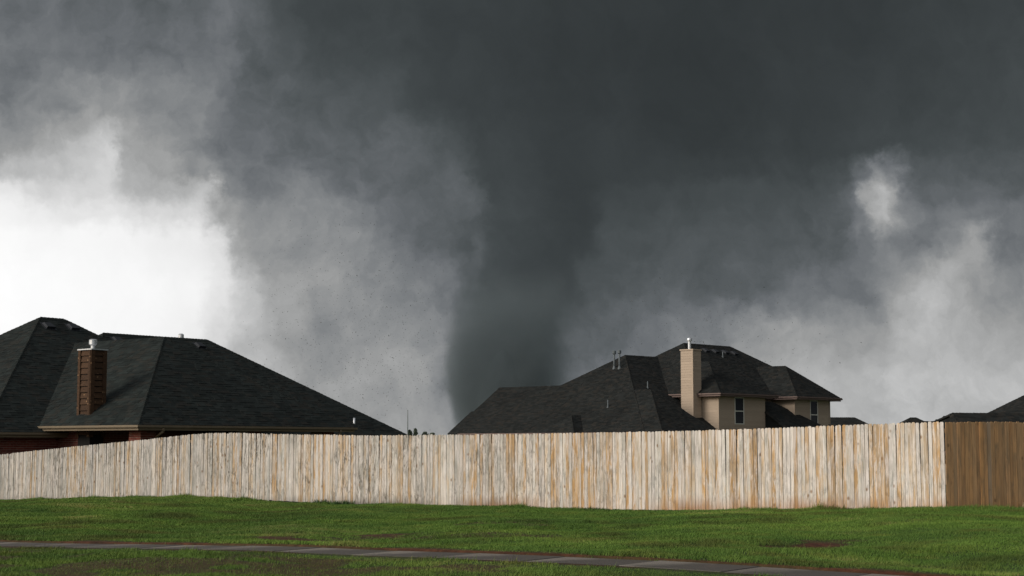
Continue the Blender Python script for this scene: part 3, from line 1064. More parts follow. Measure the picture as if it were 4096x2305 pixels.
def lay_bricks(h, parent, p0, d, outn, L, z0, z1, skip=None):
    """courses of stretcher bricks on the vertical plane through p0, running along d"""
    zz, j = z1 - BRH, 0
    Y = -outn
    X = d
    start = p0
    if X.cross(Y).z < 0:
        X = -d
        start = p0 + d * L
    while zz >= z0 - 1e-6:
        x = -(BRL / 2 if j % 2 else 0)
        while x < L - .02:
            x0, x1 = max(x, 0), min(x + BRL, L)
            x += BRL
            if x1 - x0 < .04: continue
            if skip and skip((x0 + x1) / 2 if X == d else L - (x0 + x1) / 2, zz): continue
            dep = random.uniform(.006, .011)
            p = start + X * x0 + outn * dep
            k = (x1 - x0) / BRL
            mt = Matrix(((X.x * k, Y.x, 0, p.x), (X.y * k, Y.y, 0, p.y), (0, 0, 1, zz), (0, 0, 0, 1)))
            link('brick', brick_me, M['brick'], parent, mt)
        zz -= BRH; j += 1
# the shaded brick front: window first
pw0 = plane_hit(262, 1790, h1.P(aA + OV, 0, 0), h1.e1)
pw1 = plane_hit(345, 1790, h1.P(aA + OV, 0, 0), h1.e1)
wb0 = (pw0 - h1.o).dot(h1.e2); wb1 = (pw1 - h1.o).dot(h1.e2)
wtop = plane_hit(300, 1779, h1.P(aA + OV, 0, 0), h1.e1).z
st_b = bA + OV
lay_bricks(h1, wa_, h1.P(aA + OV, st_b, 0), h1.e2, nA0, 5.8, -.55, zA - .12, skip=lambda x, z: (wb0 - st_b) - .1 < x < (wb1 - st_b) + .1 and z < wtop)
wn = MB(); pB = h1.P(aA + OV, wb0, 0)
wn.box(pB, h1.e2, nA0 * -1, EZv, 0, wb1 - wb0, -.012, .01, wtop - 1.5, wtop); wn.tone = []
win = wn.build('window', M['glass'], h1.root)
fr = MB()
for (x0, x1, z0, z1) in ((-.01, wb1 - wb0 + .01, wtop - .06, wtop + .01), (-.01, .05, wtop - 1.5, wtop - .061), (wb1 - wb0 - .05, wb1 - wb0 + .01, wtop - 1.5, wtop - .061)):
    fr.box(pB, h1.e2, nA0 * -1, EZv, x0, x1, -.03, -.013, z0, z1)
fr.tone = []
fr.build('window_frame', M['metaldull'], win)
# porch piers
for bb_ in (OV, 5.05, 9.7 - OV - .62):
    pr = wall_box(h1, 'pier', OV + .02, OV + .62, bb_, bb_ + .6, -2.0, zC - .16, M['mortar'])
    lay_bricks(h1, pr, h1.P(OV + .02, bb_, 0), h1.e2, nA0, .6, -.25, zC - .17)
    if bb_ < 1:
        lay_bricks(h1, pr, h1.P(OV + .02, bb_, 0), h1.e1, nB0, .6, -.25, zC - .17)
# downspouts
def spout(h, p, d, outn, m):
    b = MB()
    pts = [p, p + EZv * -.10, p - outn * .33 + EZv * -.28, p - outn * .33 + EZv * -2.2]
    for i in range(3):
        b.tube(pts[i], pts[i + 1], .045, .045, 8)
    b.build('downspout', M[m], h.root, True)
spout(h1, h1.P(-.05, .95, zC - .10), h1.e2, nA0, 'tan')
spout(h1, h1.P(-.05, 9.0, zC - .10), h1.e2, nA0, 'tan')
# wooden chimney
nz_ = math.sqrt(1 + PITCHR ** 2)
nC_lit = (nB0 * PITCHR + EZv) / nz_
nA_dark = (nA0 * PITCHR + EZv) / nz_
pc_ = plane_hit(361, 1657, h1.P(0, 0, zC), nC_lit)
ca = (pc_ - h1.o).dot(h1.e1); cb = (pc_ - h1.o).dot(h1.e2)
ctop = at(366, 1397, pc_.y).z
CWA, CWB = .74, .80
# measure the two faces from their picture widths
qa = ray(313, 1500); k_ = None
def solve_along(p, d, px):
    u_ = (px - 2048) / (FPX * CP - (1152.5 - 1500) * SP)
    return (u_ * p.y - p.x) / (d.x - u_ * d.y)
CWA = solve_along(pc_, h1.e1, 318)
CWB = solve_along(pc_, h1.e2, 420)
M['gap_shadow'] = plain('gap_shadow_backing', (.010, .009, .008), .95, .1)  # near-black backing paints the shadow lines between the planks
chim = wall_box(h1, 'chimney', ca, ca + CWA, cb, cb + CWB, -.2, ctop - .02, M['gap_shadow'])
lap_boards(h1, chim, h1.P(ca, cb, 0), h1.e1, nB0, CWA, .35, ctop - .03, .205, M['cedar'], 'plank', .034, None, .026)
lap_boards(h1, chim, h1.P(ca, cb, 0), h1.e2, nA0, CWB, .35, ctop - .03, .205, M['cedar'], 'plank', .034, None, .026)
for (da, db, x0, x1, face) in ((0, 0, -.03, .10, 'b'), (0, 0, CWA - .10, CWA + .03, 'b'), (0, 0, -.03, .10, 'a'), (0, 0, CWB - .12, CWB + .03, 'a')):
    t_ = MB()
    if face == 'b':
        t_.box(h1.P(ca, cb, 0), h1.e1, h1.e2, EZv, x0 if x0 > 0 else 0, x1, -.056, -.036, .3, ctop - .03)
    else:
        t_.box(h1.P(ca, cb, 0), h1.e2, h1.e1, EZv, x0 if x0 > 0 else -.058, x1, -.056, -.036, .3, ctop - .03)
    t_.tone = []
    me_ = t_.mesh('corner_board'); bmx = bmesh.new(); bmx.from_mesh(me_); bmesh.ops.recalc_face_normals(bmx, faces=bmx.faces); bmx.to_mesh(me_); bmx.free()
    link('corner_board', me_, M['cedar'], chim)
cp_ = MB()
cp_.box(h1.P(ca, cb, 0), h1.e2, h1.e1, EZv, -.07, CWB + .06, -.07, CWA + .06, ctop - .02, ctop + .02); cp_.tone = []
me_ = cp_.mesh('cap'); bmx = bmesh.new(); bmx.from_mesh(me_); bmesh.ops.recalc_face_normals(bmx, faces=bmx.faces); bmx.to_mesh(me_); bmx.free()
link('cap', me_, M['metal'], chim)
fl = MB(); fc = h1.P(ca + CWA / 2, cb + CWB / 2, ctop + .03)
fl.tube(fc, fc + EZv * .16, .07, .07, 16); fl.tube(fc + EZv * .12, fc + EZv * .16, .10, .14, 16); fl.tube(fc + EZv * .16, fc + EZv * .30, .135, .135, 18); fl.tube(fc + EZv * .30, fc + EZv * .33, .15, .10, 18)
fl.build('flue', M['metal'], chim)
# vents on that roof
for (px, y) in ((193, 1306), (291, 1311)):
    p = plane_hit(px, y, h1.P(aA, 0, zA), nA_dark); box_vent(h1, p, nA_dark, h1.e2)
pD0 = h1.P(13.99 - 6.9, 0, 4.70 - PITCHR * 6.9)
box_vent(h1, plane_hit(470, 1362, pD0, nA_dark), nA_dark, h1.e2)
box_vent(h1, plane_hit(798, 1384, pD0, nA_dark), nA_dark, h1.e2)
p = h1.P(14.3, (plane_hit(724, 1352, h1.P(14.3, 0, 0), h1.e1) - h1.o).dot(h1.e2), 4.5)
pm = FPX / p.length
vent_pipe(h1, p, .40, .06, .125, .24)
p = h1.P(14.6, (plane_hit(653, 1348, h1.P(14.6, 0, 0), h1.e1) - h1.o).dot(h1.e2), 4.45)
vent_pipe(h1, p, .22, .05, .09, .12)
p = plane_hit(1417, 1694, pD0, nA_dark); vent_pipe(h1, p, .24, .05, m='metal', flash=False)

# ---------------- two-storey house
Z1 = 92.0
h2 = House('two_storey_house', 'two-storey house with tan siding, tan chimney and many dark roofs', ((2880 - 2048) / FPX * Z1, Z1), 46.8, -1.8, 'shingle2', 0)
n2A = -h2.e1; n2B = -h2.e2
n2dark = (n2A * PITCHR + EZv) / nz_
n2lit = (n2B * PITCHR + EZv) / nz_
zu = 3.0
# upper roofs
hip_roof(h2, 1.34, 1.34 + 9.9, 0, 14.77, zu, 'b', 1.34 + 4.95, 4.95, 14.77 - 4.95, zu + PITCHR * 4.95, th=.17, fascia='fascia2')
hip_roof(h2, 0, 7.0, 0.004, 5.75, zu + .004, 'a', 2.95, 2.95, 6.5, zu + PITCHR * 2.95, th=.17, fascia='fascia2', trim_sides=('a0', 'b0'))
# walls of the upper storey
up_wall = wall_box(h2, 'wall', .45, 6.0, .45, 5.05, -1.9, zu - .15, M['siding'])
wall_box(h2, 'wall', 1.8, 10.8, .46, 14.3, -1.9, zu - .15, M['siding'])
# second projecting bay, farther back
Z2 = 97.0
class Sub: pass
def sub_house(h, px, depth):
    q = Sub(); q.e1, q.e2, q.root, q.sh = h.e1, h.e2, h.root, h.sh
    q.o = Vector(((px - 2048) / FPX * depth, depth, 0))
    q.P = lambda a, b, z: q.o + q.e1 * a + q.e2 * b + EZv * z
    return q
h2b = sub_house(h2, 3186, Z2)
zb2 = at(3186, 1585, Z2).z
W2 = solve_along(h2b.o, h2b.e2, 3357)
ap = h2b.P(W2 / 2, W2 / 2, 0)
zr2 = at(3143, 1465, ap.y).z
hip_roof(h2b, 0, 12, 0, W2, zb2, 'a', W2 / 2, W2 / 2, 11, zr2, th=.17, fascia='fascia2')
up_wall2 = wall_box(h2b, 'wall', .5, 10, .5, W2 - .55, -1.9, zb2 - .15, M['siding'])
# lower roofs: G (big), H (step), E (long gable wing), F, K, J
zl = .75
hip_roof(h2, .3, 14.3, -6.5, 14.0, zl, 'b', 7.3, .48, 7.0, 5.42, fascia='fascia2')
hip_roof(h2, -.9, 9.0, -6.49, -1.5, zl + .004, 'a', -2.87, 2.72, 8.0, zl + .004 + PITCHR * 3.62, fascia='fascia2')
gable_roof(h2, 6.0, 15.16, -6.495, 2.0, zl - .003, -2.24, zl - .003 + PITCHR * 4.255, fascia='fascia2')
gable_roof(h2, 12.0, 15.36, -6.5, -2.5, zl - .006, -4.49, zl - .006 + PITCHR * 2.0, fascia='fascia2')
gable_roof(h2, 9.0, 12.95, -2.5, 8.5, zl, 3.0, 4.44, fascia='fascia2')
# J: small hip standing out from the wing's slope
hip_roof(h2, 4.6, 7.52, -7.31, -1.5, zl - .01, 'b', 6.06, -5.85, -2.5, zl - .01 + PITCHR * 1.46, fascia='fascia2')
wall_box(h2, 'wall', .8, 13.8, -6.0, 13.5, -1.9, zl - .14, M['siding'])
wall_box(h2, 'wall', 6.4, 14.8, -6.01, 1.5, -1.9, zl - .15, M['siding'])
wall_box(h2, 'wall', -.45, 6.4, -6.02, -2.0, -1.9, zl - .14, M['siding'])
# V: low roof in the recess between the bays
hip_roof(h2, -1.55, 4.2, 5.12, 9.85, .75, 'b', 1.3, 5.12, 7.0, 2.65, fascia='fascia2')
wall_box(h2, 'wall', -1.1, 3.6, 5.5, 9.4, -1.9, .6, M['siding'])
# lap siding, board by board, on the faces in view
def win_gap(x0, x1, z0, z1):
    return lambda z, L: [(0, x0), (x1, L)] if z0 < z < z1 else [(0, L)]
def add_window(h, p, d, outn, x0, x1, z0, z1, lower_only=False):
    wd = x1 - x0
    g = MB()
    X, Y = d, -outn
    if X.cross(Y).z < 0:
        p = p + d * (x0 + x1); X = -d
    g.box(p, X, Y, EZv, x0, x1, -.02, .02, z0, z1); g.tone = []
    wo = g.build('window', M['glass'], h.root)
    t = .055
    zm = (z0 + z1) / 2 - .02
    for (u0, u1, v0, v1) in ((x0 - t, x1 + t, z1, z1 + t), (x0 - t, x1 + t, z0 - t, z0), (x0 - t, x0, z0 + .001, z1 - .001), (x1, x1 + t, z0 + .001, z1 - .001), (x0 + .001, x1 - .001, zm - .03, zm + .03)):
        f_ = MB(); f_.box(p, X, Y, EZv, u0, u1, -.05, -.019, v0, v1); f_.tone = []
        f_.build('window_frame', M['trim'], wo)
def face_x(p, d, px): return solve_along(p, d, px)
pU = h2.P(.45, .45, 0)
x0, x1 = face_x(pU, h2.e2, 2937), face_x(pU, h2.e2, 2970)
zt_, zb_ = at(2953, 1593, pU.y + 1.3).z, at(2953, 1694, pU.y + 1.3).z
lap_boards(h2, up_wall, pU, h2.e2, n2A, 4.6, .55, zu - .16, .152, M['siding'], gap_of=win_gap(x0, x1, zb_, zt_))
lap_boards(h2, up_wall, pU, h2.e1, n2B, 1.6, .55, zu - .16, .152, M['siding'])
add_window(h2, pU, h2.e2, n2A, x0, x1, zb_, zt_)
pV = h2b.P(.5, .5, 0)
x0, x1 = face_x(pV, h2b.e2, 3238), face_x(pV, h2b.e2, 3265)
zt_, zb_ = at(3250, 1606, pV.y + 1.8).z, at(3250, 1712, pV.y + 1.8).z
lap_boards(h2b, up_wall2, pV, h2b.e2, n2A, W2 - 1.05, .7, zb2 - .16, .152, M['siding'], gap_of=win_gap(x0, x1, zb_, zt_))
lap_boards(h2b, up_wall2, pV, h2b.e1, n2B, 5.0, 1.2, zb2 - .16, .152, M['siding'])
add_window(h2b, pV, h2b.e2, n2A, x0, x1, zb_, zt_)
# corner boards
def corner(h, p, d1, d2, z0, z1, par, m='trim'):
    for (d, o_) in ((d1, d2), (d2, d1)):
        b = MB(); b.box(Vector((p.x, p.y, 0)), d, o_, EZv, -.034, .07, -.034, -.019, z0, z1); b.tone = []
        me_ = b.mesh('corner_board'); bmx = bmesh.new(); bmx.from_mesh(me_); bmesh.ops.recalc_face_normals(bmx, faces=bmx.faces); bmx.to_mesh(me_); bmx.free()
        link('corner_board', me_, m, par)
corner(h2, pU, h2.e1, h2.e2, .5, zu - .17, up_wall, M['siding'])
corner(h2b, pV, h2b.e1, h2b.e2, .7, zb2 - .17, up_wall2, M['siding'])
# tan chimney standing against the sunny wall
cb2 = -.42
u_ = (2772 - 2048) / (FPX * CP - (1152.5 - 1550) * SP)
pp = h2.P(0, cb2, 0)
ca2 = solve_along(pp, h2.e1, 2772)
pch = h2.P(ca2, cb2, 0)
cw1 = solve_along(pch, h2.e1, 2724); cw2 = solve_along(pch, h2.e2, 2804)
ct2 = at(2772, 1398, pch.y).z
ch2 = wall_box(h2, 'chimney', ca2, ca2 + cw1, cb2, cb2 + cw2, -1.0, ct2, M['siding'])
lap_boards(h2, ch2, pch, h2.e1, n2B, cw1, .9, ct2 - .06, .152, M['siding'])
lap_boards(h2, ch2, pch, h2.e2, n2A, cw2, .9, ct2 - .06, .152, M['siding'])
corner(h2, pch, h2.e1, h2.e2, .9, ct2 - .05, ch2, M['siding'])
c_ = MB(); c_.box(pch, h2.e2, h2.e1, EZv, -.05, cw2 + .05, -.05, cw1 + .05, ct2 - .05, ct2 + .03); c_.tone = []
me_ = c_.mesh('cap'); bmx = bmesh.new(); bmx.from_mesh(me_); bmesh.ops.recalc_face_normals(bmx, faces=bmx.faces); bmx.to_mesh(me_); bmx.free()
link('cap', me_, M['siding'], ch2)
fl = MB(); fc = h2.P(ca2 + cw1 * .5, cb2 + cw2 * .35, ct2)
fl.tube(fc, fc + EZv * .52, .085, .085, 14); fl.tube(fc + EZv * .50, fc + EZv * .58, .14, .15, 14); fl.tube(fc + EZv * .58, fc + EZv * .66, .15, .13, 14); fl.tube(fc + EZv * .66, fc + EZv * .70, .13, .06, 14)
fl.build('flue', M['metal'], ch2)
# roof vents and pipes
pG = h2.P(.3, -6.5, zl)
for px, yb, yt in ((2457, 1474, 1404), (2478, 1474, 1402)):
    p = plane_hit(px, yb, pG, n2lit)
    hg = (yb - yt) / FPX * p.y
    vent_pipe(h2, p, hg, .052, .11, .21, m='metaldull')
for px, yb, yt, ref, nn in ((2431.5, 1630, 1600, pG, n2lit), (2590.5, 1553, 1526, pG, n2dark), (2891, 1430, 1407, h2.P(1.34, 0, zu), n2dark)):
    p = plane_hit(px, yb, ref, nn)
    vent_pipe(h2, p, (yb - yt) / FPX * p.y, .03, m='metaldull')
pT = h2.P(1.34, 0, zu)
for px, y in ((2822, 1403), (2860, 1407), (2900, 1410), (2936, 1415)):
    box_vent(h2, plane_hit(px, y, pT, n2dark), n2dark, h2.e2)

# ---------------- roofs of the houses farther right
def simple_house(name, label, alpha, px, yr, depth, roofs, group=None):
    h = House(name, label, ((px - 2048) / FPX * depth, depth), alpha, -1.75, 'shingle2', 0)
    for (a0, a1, b0, b1, ze, axis, rc, r0, r1, zr) in roofs:
        hip_roof(h, a0, a1, b0, b1, ze, axis, rc, r0, r1, zr, fascia='fascia2')
        wall_box(h, 'wall', a0 + .5, a1 - .5, b0 + .5, b1 - .5, -1.9, ze - .14, M['siding'])
    return h
# low roof just behind the tan house: ridge end seen at (3415,1671)
D3 = 135.0
zr3 = at(3400, 1671, D3).z
p3 = at(3415, 1671, D3)
simple_house('house', 'low dark roof just showing past the tan siding bay', 8, 3415, 1671, D3,
             [(-5, 5.5, -9.0, 3.0 + 0.0, zr3 - 2.3, 'b', 0.0, -5.0, 0.0, zr3), (-4, 9, -14, -2.2 + 3, zr3 - 2.0, 'b', 2.0, -9.0, -3.2, zr3 + .65)])
D4 = 170.0
zr4 = at(3650, 1671, D4).z
simple_house('house', 'distant dark hipped roof peeping over the fence near the corner', 8, 3660, 1671, D4,
             [(-4, 4, -4.0, 3.4, zr4 - 2.3, 'b', 0, -.65, 0.0, zr4), (-3, 5, -1.0, 6.0, zr4 - 2.2, 'b', 1.0, 0.6, 2.2, at(3720, 1685, D4).z)])
# big dark roof at the edge of the frame
D5 = 74.0
h5 = House('house', 'large dark roof rising behind the brown corner fence', ((3930 - 2048) / FPX * D5, D5), 12, -1.75, 'shingle2', 0)
zr5 = at(3850, 1654, D5).z
hip_roof(h5, -2.6, 8.0, -2.0, 9.0, zr5 - 1.7, 'b', 0.0, -1.55, 6.0, zr5, fascia='fascia2')
pk = at(4300, 1484, D5 + 4)
rel = Vector((pk.x, pk.y, 0)) - h5.o
ra, rb = rel.dot(h5.e1), rel.dot(h5.e2)
hip_roof(h5, ra - (pk.z - .3) / PITCHR, ra + (pk.z - .3) / PITCHR, rb - (pk.z - .3) / PITCHR * 1.02, rb + 9, .3, 'b', ra, rb, rb + 4, pk.z, fascia='fascia2')
wall_box(h5, 'wall', -1.6, 7.4, -1.4, 8.4, -1.9, zr5 - 1.85, M['siding'])
wall_box(h5, 'wall', ra - 6, ra + 6, rb - 6, rb + 8, -1.9, .15, M['siding'])

# ------------------------------------------------------------------ grass
def grass_mat():
    m, n, b = mat('grass_blade')
    p = pos(n)
    a = n.new('ShaderNodeAttribute'); a.attribute_name = 'tone'
    r = a.outputs['Fac']
    big = n.noise(n.vm('MULTIPLY', p, (.55, 1, 1)), .42, 5, .65, .6)
    mid = n.noise(p, 1.6, 4, .65)
    c = n.ramp(r, [(0, (.064, .122, .016)), (.35, (.094, .172, .023)), (.7, (.130, .212, .031)), (.93, (.170, .245, .043)), (1, (.30, .27, .09))])
    c = n.mix(n.mr(big, .40, .60, 0, .70), c, (.052, .108, .018))
    c = n.mix(n.mr(mid, .52, .74, 0, .5), c, (.185, .190, .034))
    ad = n.new('ShaderNodeAttribute'); ad.attribute_name = 'dry'
    c = n.mix(n.m('MULTIPLY', ad.outputs['Fac'], .75), c, n.ramp(r, [(0, (.030, .038, .007)), (.6, (.070, .062, .014)), (1, (.14, .105, .034))]))
    n.put(b.inputs['Base Color'], c)
    b.inputs['Roughness'].default_value = .7
    b.inputs['Specular IOR Level'].default_value = .2
    return m
M['grass'] = grass_mat()

def make_grass():
    N = 4000000
    # candidate points in the part of the plot the frame can see (with a margin)
    s = rng.uniform(-6, 43, N); t = rng.uniform(-0.15, T_NEAR + 5.4, N)
    x = F0.x + s * FD.x + t * FN.x; y = F0.y + s * FD.y + t * FN.y
    u_ = x / y
    over = .05 * vnoise(s, t, .35, 5) - .02
    keep = (u_ > -.42) & (u_ < .37) & ~((t > T_FAR - .015 + over) & (t < T_NEAR + .01 - over)) & ((t > .012) | (s < -.05))
    zz = ground_z(x, y)
    keep &= (zz / y > -.098)
    # behind the return fence nothing is seen
    rr = (x - F0.x) * RD.x + (y - F0.y) * RD.y
    off = (x - F0.x) * -RD.y + (y - F0.y) * RD.x
    keep &= ~((s < 0) & (off > -.02))
    tm = soil_mask(x, y)
    keep &= rng.random(N) < np.clip((tm - .12) / .88, 0, 1) ** 1.5 + .002
    x, y, zz, s, t, tm = [q[keep] for q in (x, y, zz, s, t, tm)]
    n = len(x)
    dist = np.hypot(x, y)
    clump = .45 * vnoise(s, t, .22, 1) + .3 * vnoise(s, t, .7, 2) + .25 * vnoise(s, t, 2.4, 3)
    h = rng.uniform(.016, .040, n) * (.4 + 1.3 * clump)
    h *= 1 + 2.6 * (1 - sst(t, .1, .75)) * rng.uniform(.2, 1.2, n) * vnoise(s, t * .4, .9, 41)              # uncut strip against the fence
    verge = t > T_NEAR
    h[verge] *= rng.uniform(.5, 1.35, verge.sum()) * (.40 + .60 * sst(t[verge] - T_NEAR, .1, .9))
    tall = rng.random(n) < np.where(verge, .012, .002)
    h[tall] *= rng.uniform(1.8, 3.0, tall.sum())
    edge = verge & (t < T_NEAR + .3) & (vnoise(s, t * 0, .45, 15) > .66)
    h[edge] *= rng.uniform(1.2, 3.6, edge.sum())
    tuftm = (vnoise(s, t, .35, 16) > .86) & (vnoise(s, t, 2.0, 17) > .45)
    h[tuftm] *= rng.uniform(1.2, 2.0, tuftm.sum())
    h *= .35 + .65 * tm
    wd = rng.uniform(.0032, .0066, n) * np.clip(dist / 26, .8, 1.9)
    ang = rng.uniform(0, 2 * np.pi, n)
    lean = rng.uniform(.15, .85, n) * h
    la = rng.normal(.35, .9, n)                         # leaning mostly downwind
    bx, by = np.cos(ang) * wd, np.sin(ang) * wd
    tipx, tipy = x + np.cos(la) * lean, y + np.sin(la) * lean
    V = np.empty((n, 3, 3), np.float32)
    V[:, 0] = np.stack([x - bx, y - by, zz - .01], 1)
    V[:, 1] = np.stack([x + bx, y + by, zz - .01], 1)
    V[:, 2] = np.stack([tipx, tipy, zz + h], 1)
    F = np.arange(n * 3, dtype=np.int32).reshape(n, 3)
    me = np_mesh('grass', V.reshape(-1, 3), F, 3)
    at_ = me.attributes.new('tone', 'FLOAT', 'POINT')
    at_.data.foreach_set('value', np.repeat(np.clip(.34 * rng.random(n) + .75 * (vnoise(s, t, .3, 7) * .5 + vnoise(s, t, 1.1, 8) * .5) - .08 + .75 * (vnoise(s * .3, t, 1.3, 9) - .5), 0, 1).astype(np.float32), 3))  # last vnoise term paints shading of the lawn's swells as long bands
    dry = np.clip((1 - tm) * .6 + np.where(verge, .16, 0) + .8 * sst(vnoise(s, t, .8, 12) * .6 + vnoise(s, t, 3.0, 13) * .4, .52, .8) + .1 * rng.normal(0, .5, n), 0, 1)
    at2 = me.attributes.new('dry', 'FLOAT', 'POINT')
    at2.data.foreach_set('value', np.repeat(dry.astype(np.float32), 3))
    o = link('grass', me, M['grass'])
    tag(o, 'short green lawn grass between the sidewalk and the fence', 'grass', kind='stuff')
make_grass()

def tuft(name, label, cat, px, y, depth, n, hgt, spread, mcol, group=None):
    c = at(px, y, depth)
    gz0 = gz(c.x, c.y)
    b = MB()
    for k in range(n):
        a = random.uniform(0, 2 * math.pi); r = spread * math.sqrt(random.random())
        p = Vector((c.x + math.cos(a) * r, c.y + math.sin(a) * r * .6, 0)); p.z = gz(p.x, p.y) - .01
        hh = hgt * random.uniform(.5, 1.1)
        ln = Vector((random.gauss(.1, .35), random.gauss(0, .3), 0)) * hh
        sd_ = Vector((math.cos(a * 3), math.sin(a * 3), 0)) * .008
        m_ = p + EZv * hh * .6 + ln * .4
        i = len(b.v)
        b.v += [tuple(p - sd_), tuple(p + sd_), tuple(m_ + sd_ * .8), tuple(m_ - sd_ * .8), tuple(p + EZv * hh + ln)]
        b.f += [(i, i + 1, i + 2, i + 3), (i + 3, i + 2, i + 4)]
    o = b.build(name, mcol)
    o.location = (0, 0, 0)
    tag(o, label, cat, group)
    return o
straw = plain('dry_straw', (.42, .34, .20), .9, .2, 20)
weed = plain('weed_leaf', (.04, .085, .022), .7, .25, 20)
tuft('straw_clump', 'dry straw-coloured grass clump at the foot of the brown fence', 'straw', 4075, 2030, 35.3, 420, .17, .42, straw)
tuft('weed', 'dark green weed clump at the fence foot below the brick house', 'weed', 1285, 2016, 44.0, 150, .16, .22, weed)
tuft('weed', 'larger leafy weed clump against the pale fence beside another weed', 'weed', 1365, 2018, 43.4, 200, .15, .35, weed)

# ------------------------------------------------------------------ far trees and mast on the skyline
def leaf_mat():
    m, n, b = mat('hazed_leaf')
    a = n.new('ShaderNodeAttribute'); a.attribute_name = 'tone'
    n.put(b.inputs['Base Color'], n.ramp(a.outputs['Fac'], [(0, (.07, .09, .06)), (1, (.12, .14, .10))]))  # greens greyed and lightened, distance haze put into the leaf colour
    return m
M['leaf'] = leaf_mat(); M['bark'] = plain('bark', (.08, .065, .05), .95, .2)
def tree(label, px, ytop, depth, wpx):
    p = at(px, 1800, depth); base = Vector((p.x, p.y, -1.75))
    top = at(px, ytop, depth).z
    H = top - base.z; Wd = wpx / FPX * depth / 2
    root = empty('tree', base); tag(root, label, 'tree', 'trees on the skyline')
    tk = MB(); tk.tube(base, base + EZv * H * .55, .25, .12, 8)
    for k in range(7):
        a = random.uniform(0, 6.28); q = base + EZv * H * random.uniform(.3, .55)
        tk.tube(q, q + Vector((math.cos(a) * Wd * .6, math.sin(a) * Wd * .6, H * .25)), .08, .03, 5)
    tk.build('trunk', M['bark'], root)
    cr = MB()
    for k in range(700):
        a = random.uniform(0, 6.28); zz = random.uniform(.28, 1.0)
        env = math.sqrt(max(0, 1 - ((zz - .66) / .37) ** 2)) * (.72 + .28 * math.sin(3 * a + zz * 9))
        r = Wd * env * math.sqrt(random.uniform(.1, 1))
        c = base + Vector((math.cos(a) * r, math.sin(a) * r, zz * H))
        s_ = random.uniform(.15, .42)
        d1 = Vector((random.gauss(0, 1), random.gauss(0, 1), random.gauss(0, 1))).normalized() * s_
        d2 = d1.orthogonal().normalized() * s_ * .6
        i = len(cr.v)
        cr.v += [tuple(c - d1), tuple(c + d2), tuple(c + d1), tuple(c - d2)]
        cr.f.append((i, i + 1, i + 2, i + 3)); cr.tone += [random.random()] * 4
    cr.build('crown', M['leaf'], root)
tree('thin far tree beside the mast on the skyline', 1638, 1722, 420, 26)
tree('narrow taller far tree with open crown on the skyline', 1661, 1716, 420, 20)
tree('broad low far tree with rounded crown on the skyline', 1699, 1729, 480, 38)
tree('low ragged far tree nearest the tan house roof', 1729, 1732, 480, 32)
mp = at(1630, 1800, 400)
b = MB()
zt = at(1631, 1640, 400).z
b.tube(Vector((mp.x, mp.y, -1.75)), Vector((mp.x, mp.y, zt * .6)), .16, .13, 8); b.tube(Vector((mp.x, mp.y, zt * .6)), Vector((mp.x, mp.y, zt)), .13, .08, 8)
o = b.build('mast', M['mast']); tag(o, 'thin grey mast standing on the skyline beside the trees', 'mast')

# ------------------------------------------------------------------ the tornado
DT = 1500.0
MPX = DT / FPX
PROF = [(1790, 1960, 130), (1740, 1975, 150), (1650, 1995, 200), (1560, 2000, 238), (1480, 2005, 248), (1400, 2012, 240), (1300, 2030, 232), (1200, 2052, 236), (1100, 2088, 250), (1000, 2125, 270), (900, 2160, 300), (800, 2190, 340), (700, 2215, 390), (600, 2235, 450)]
def smoke_core():
    m, n, b = mat('dust_core')
    n.put(b.inputs['Base Color'], n.vm('SCALE', n.comb(.150, .182, .196), None, n.mr(n.noise(n.vm('MULTIPLY', pos(n), (1, 1, .4)), .02, 5, .6), .3, .7, .85, 1.15)))
    b.inputs['Roughness'].default_value = 1; b.inputs['Specular IOR Level'].default_value = 0
    return m
def ztor(y): return at(2048, y, DT).z
zs_ = [ztor(p[0]) for p in PROF]
ZB, ZT = zs_[0], zs_[-1]
def lathe(name, k, material, ymin=600, parent=None, wob=0.0, taper=False):
    vs, fs = [], []
    n = 40
    rows = [p for p in PROF if p[0] >= ymin]
    for p in rows:
        cx = (p[1] - 2048) * MPX; r = p[2] * MPX * k; z = ztor(p[0])
        if taper: r *= max(.04, min(1, (p[0] - ymin) / 330.0)) ** .7
        for j in range(n):
            a = 2 * math.pi * j / n
            rr = r * (1 + wob * math.sin(3 * a + z * .05) + wob * .6 * math.sin(7 * a - z * .11))
            vs.append((cx + math.cos(a) * rr, DT + math.sin(a) * rr, z))
    for i in range(len(rows) - 1):
        for j in range(n):
            k2 = (j + 1) % n
            fs.append((i*n+j, i*n+k2, (i+1)*n+k2, (i+1)*n+j))
    fs.append(tuple(range(n - 1, -1, -1))); fs.append(tuple((len(rows) - 1) * n + j for j in range(n)))
    me = bpy.data.meshes.new(name); me.from_pydata(vs, [], fs); me.update()
    return me
tor = empty('tornado', ((PROF[0][1] - 2048) * MPX, DT, -1.75))
tag(tor, 'dark grey tornado funnel reaching the ground behind the houses', 'tornado')
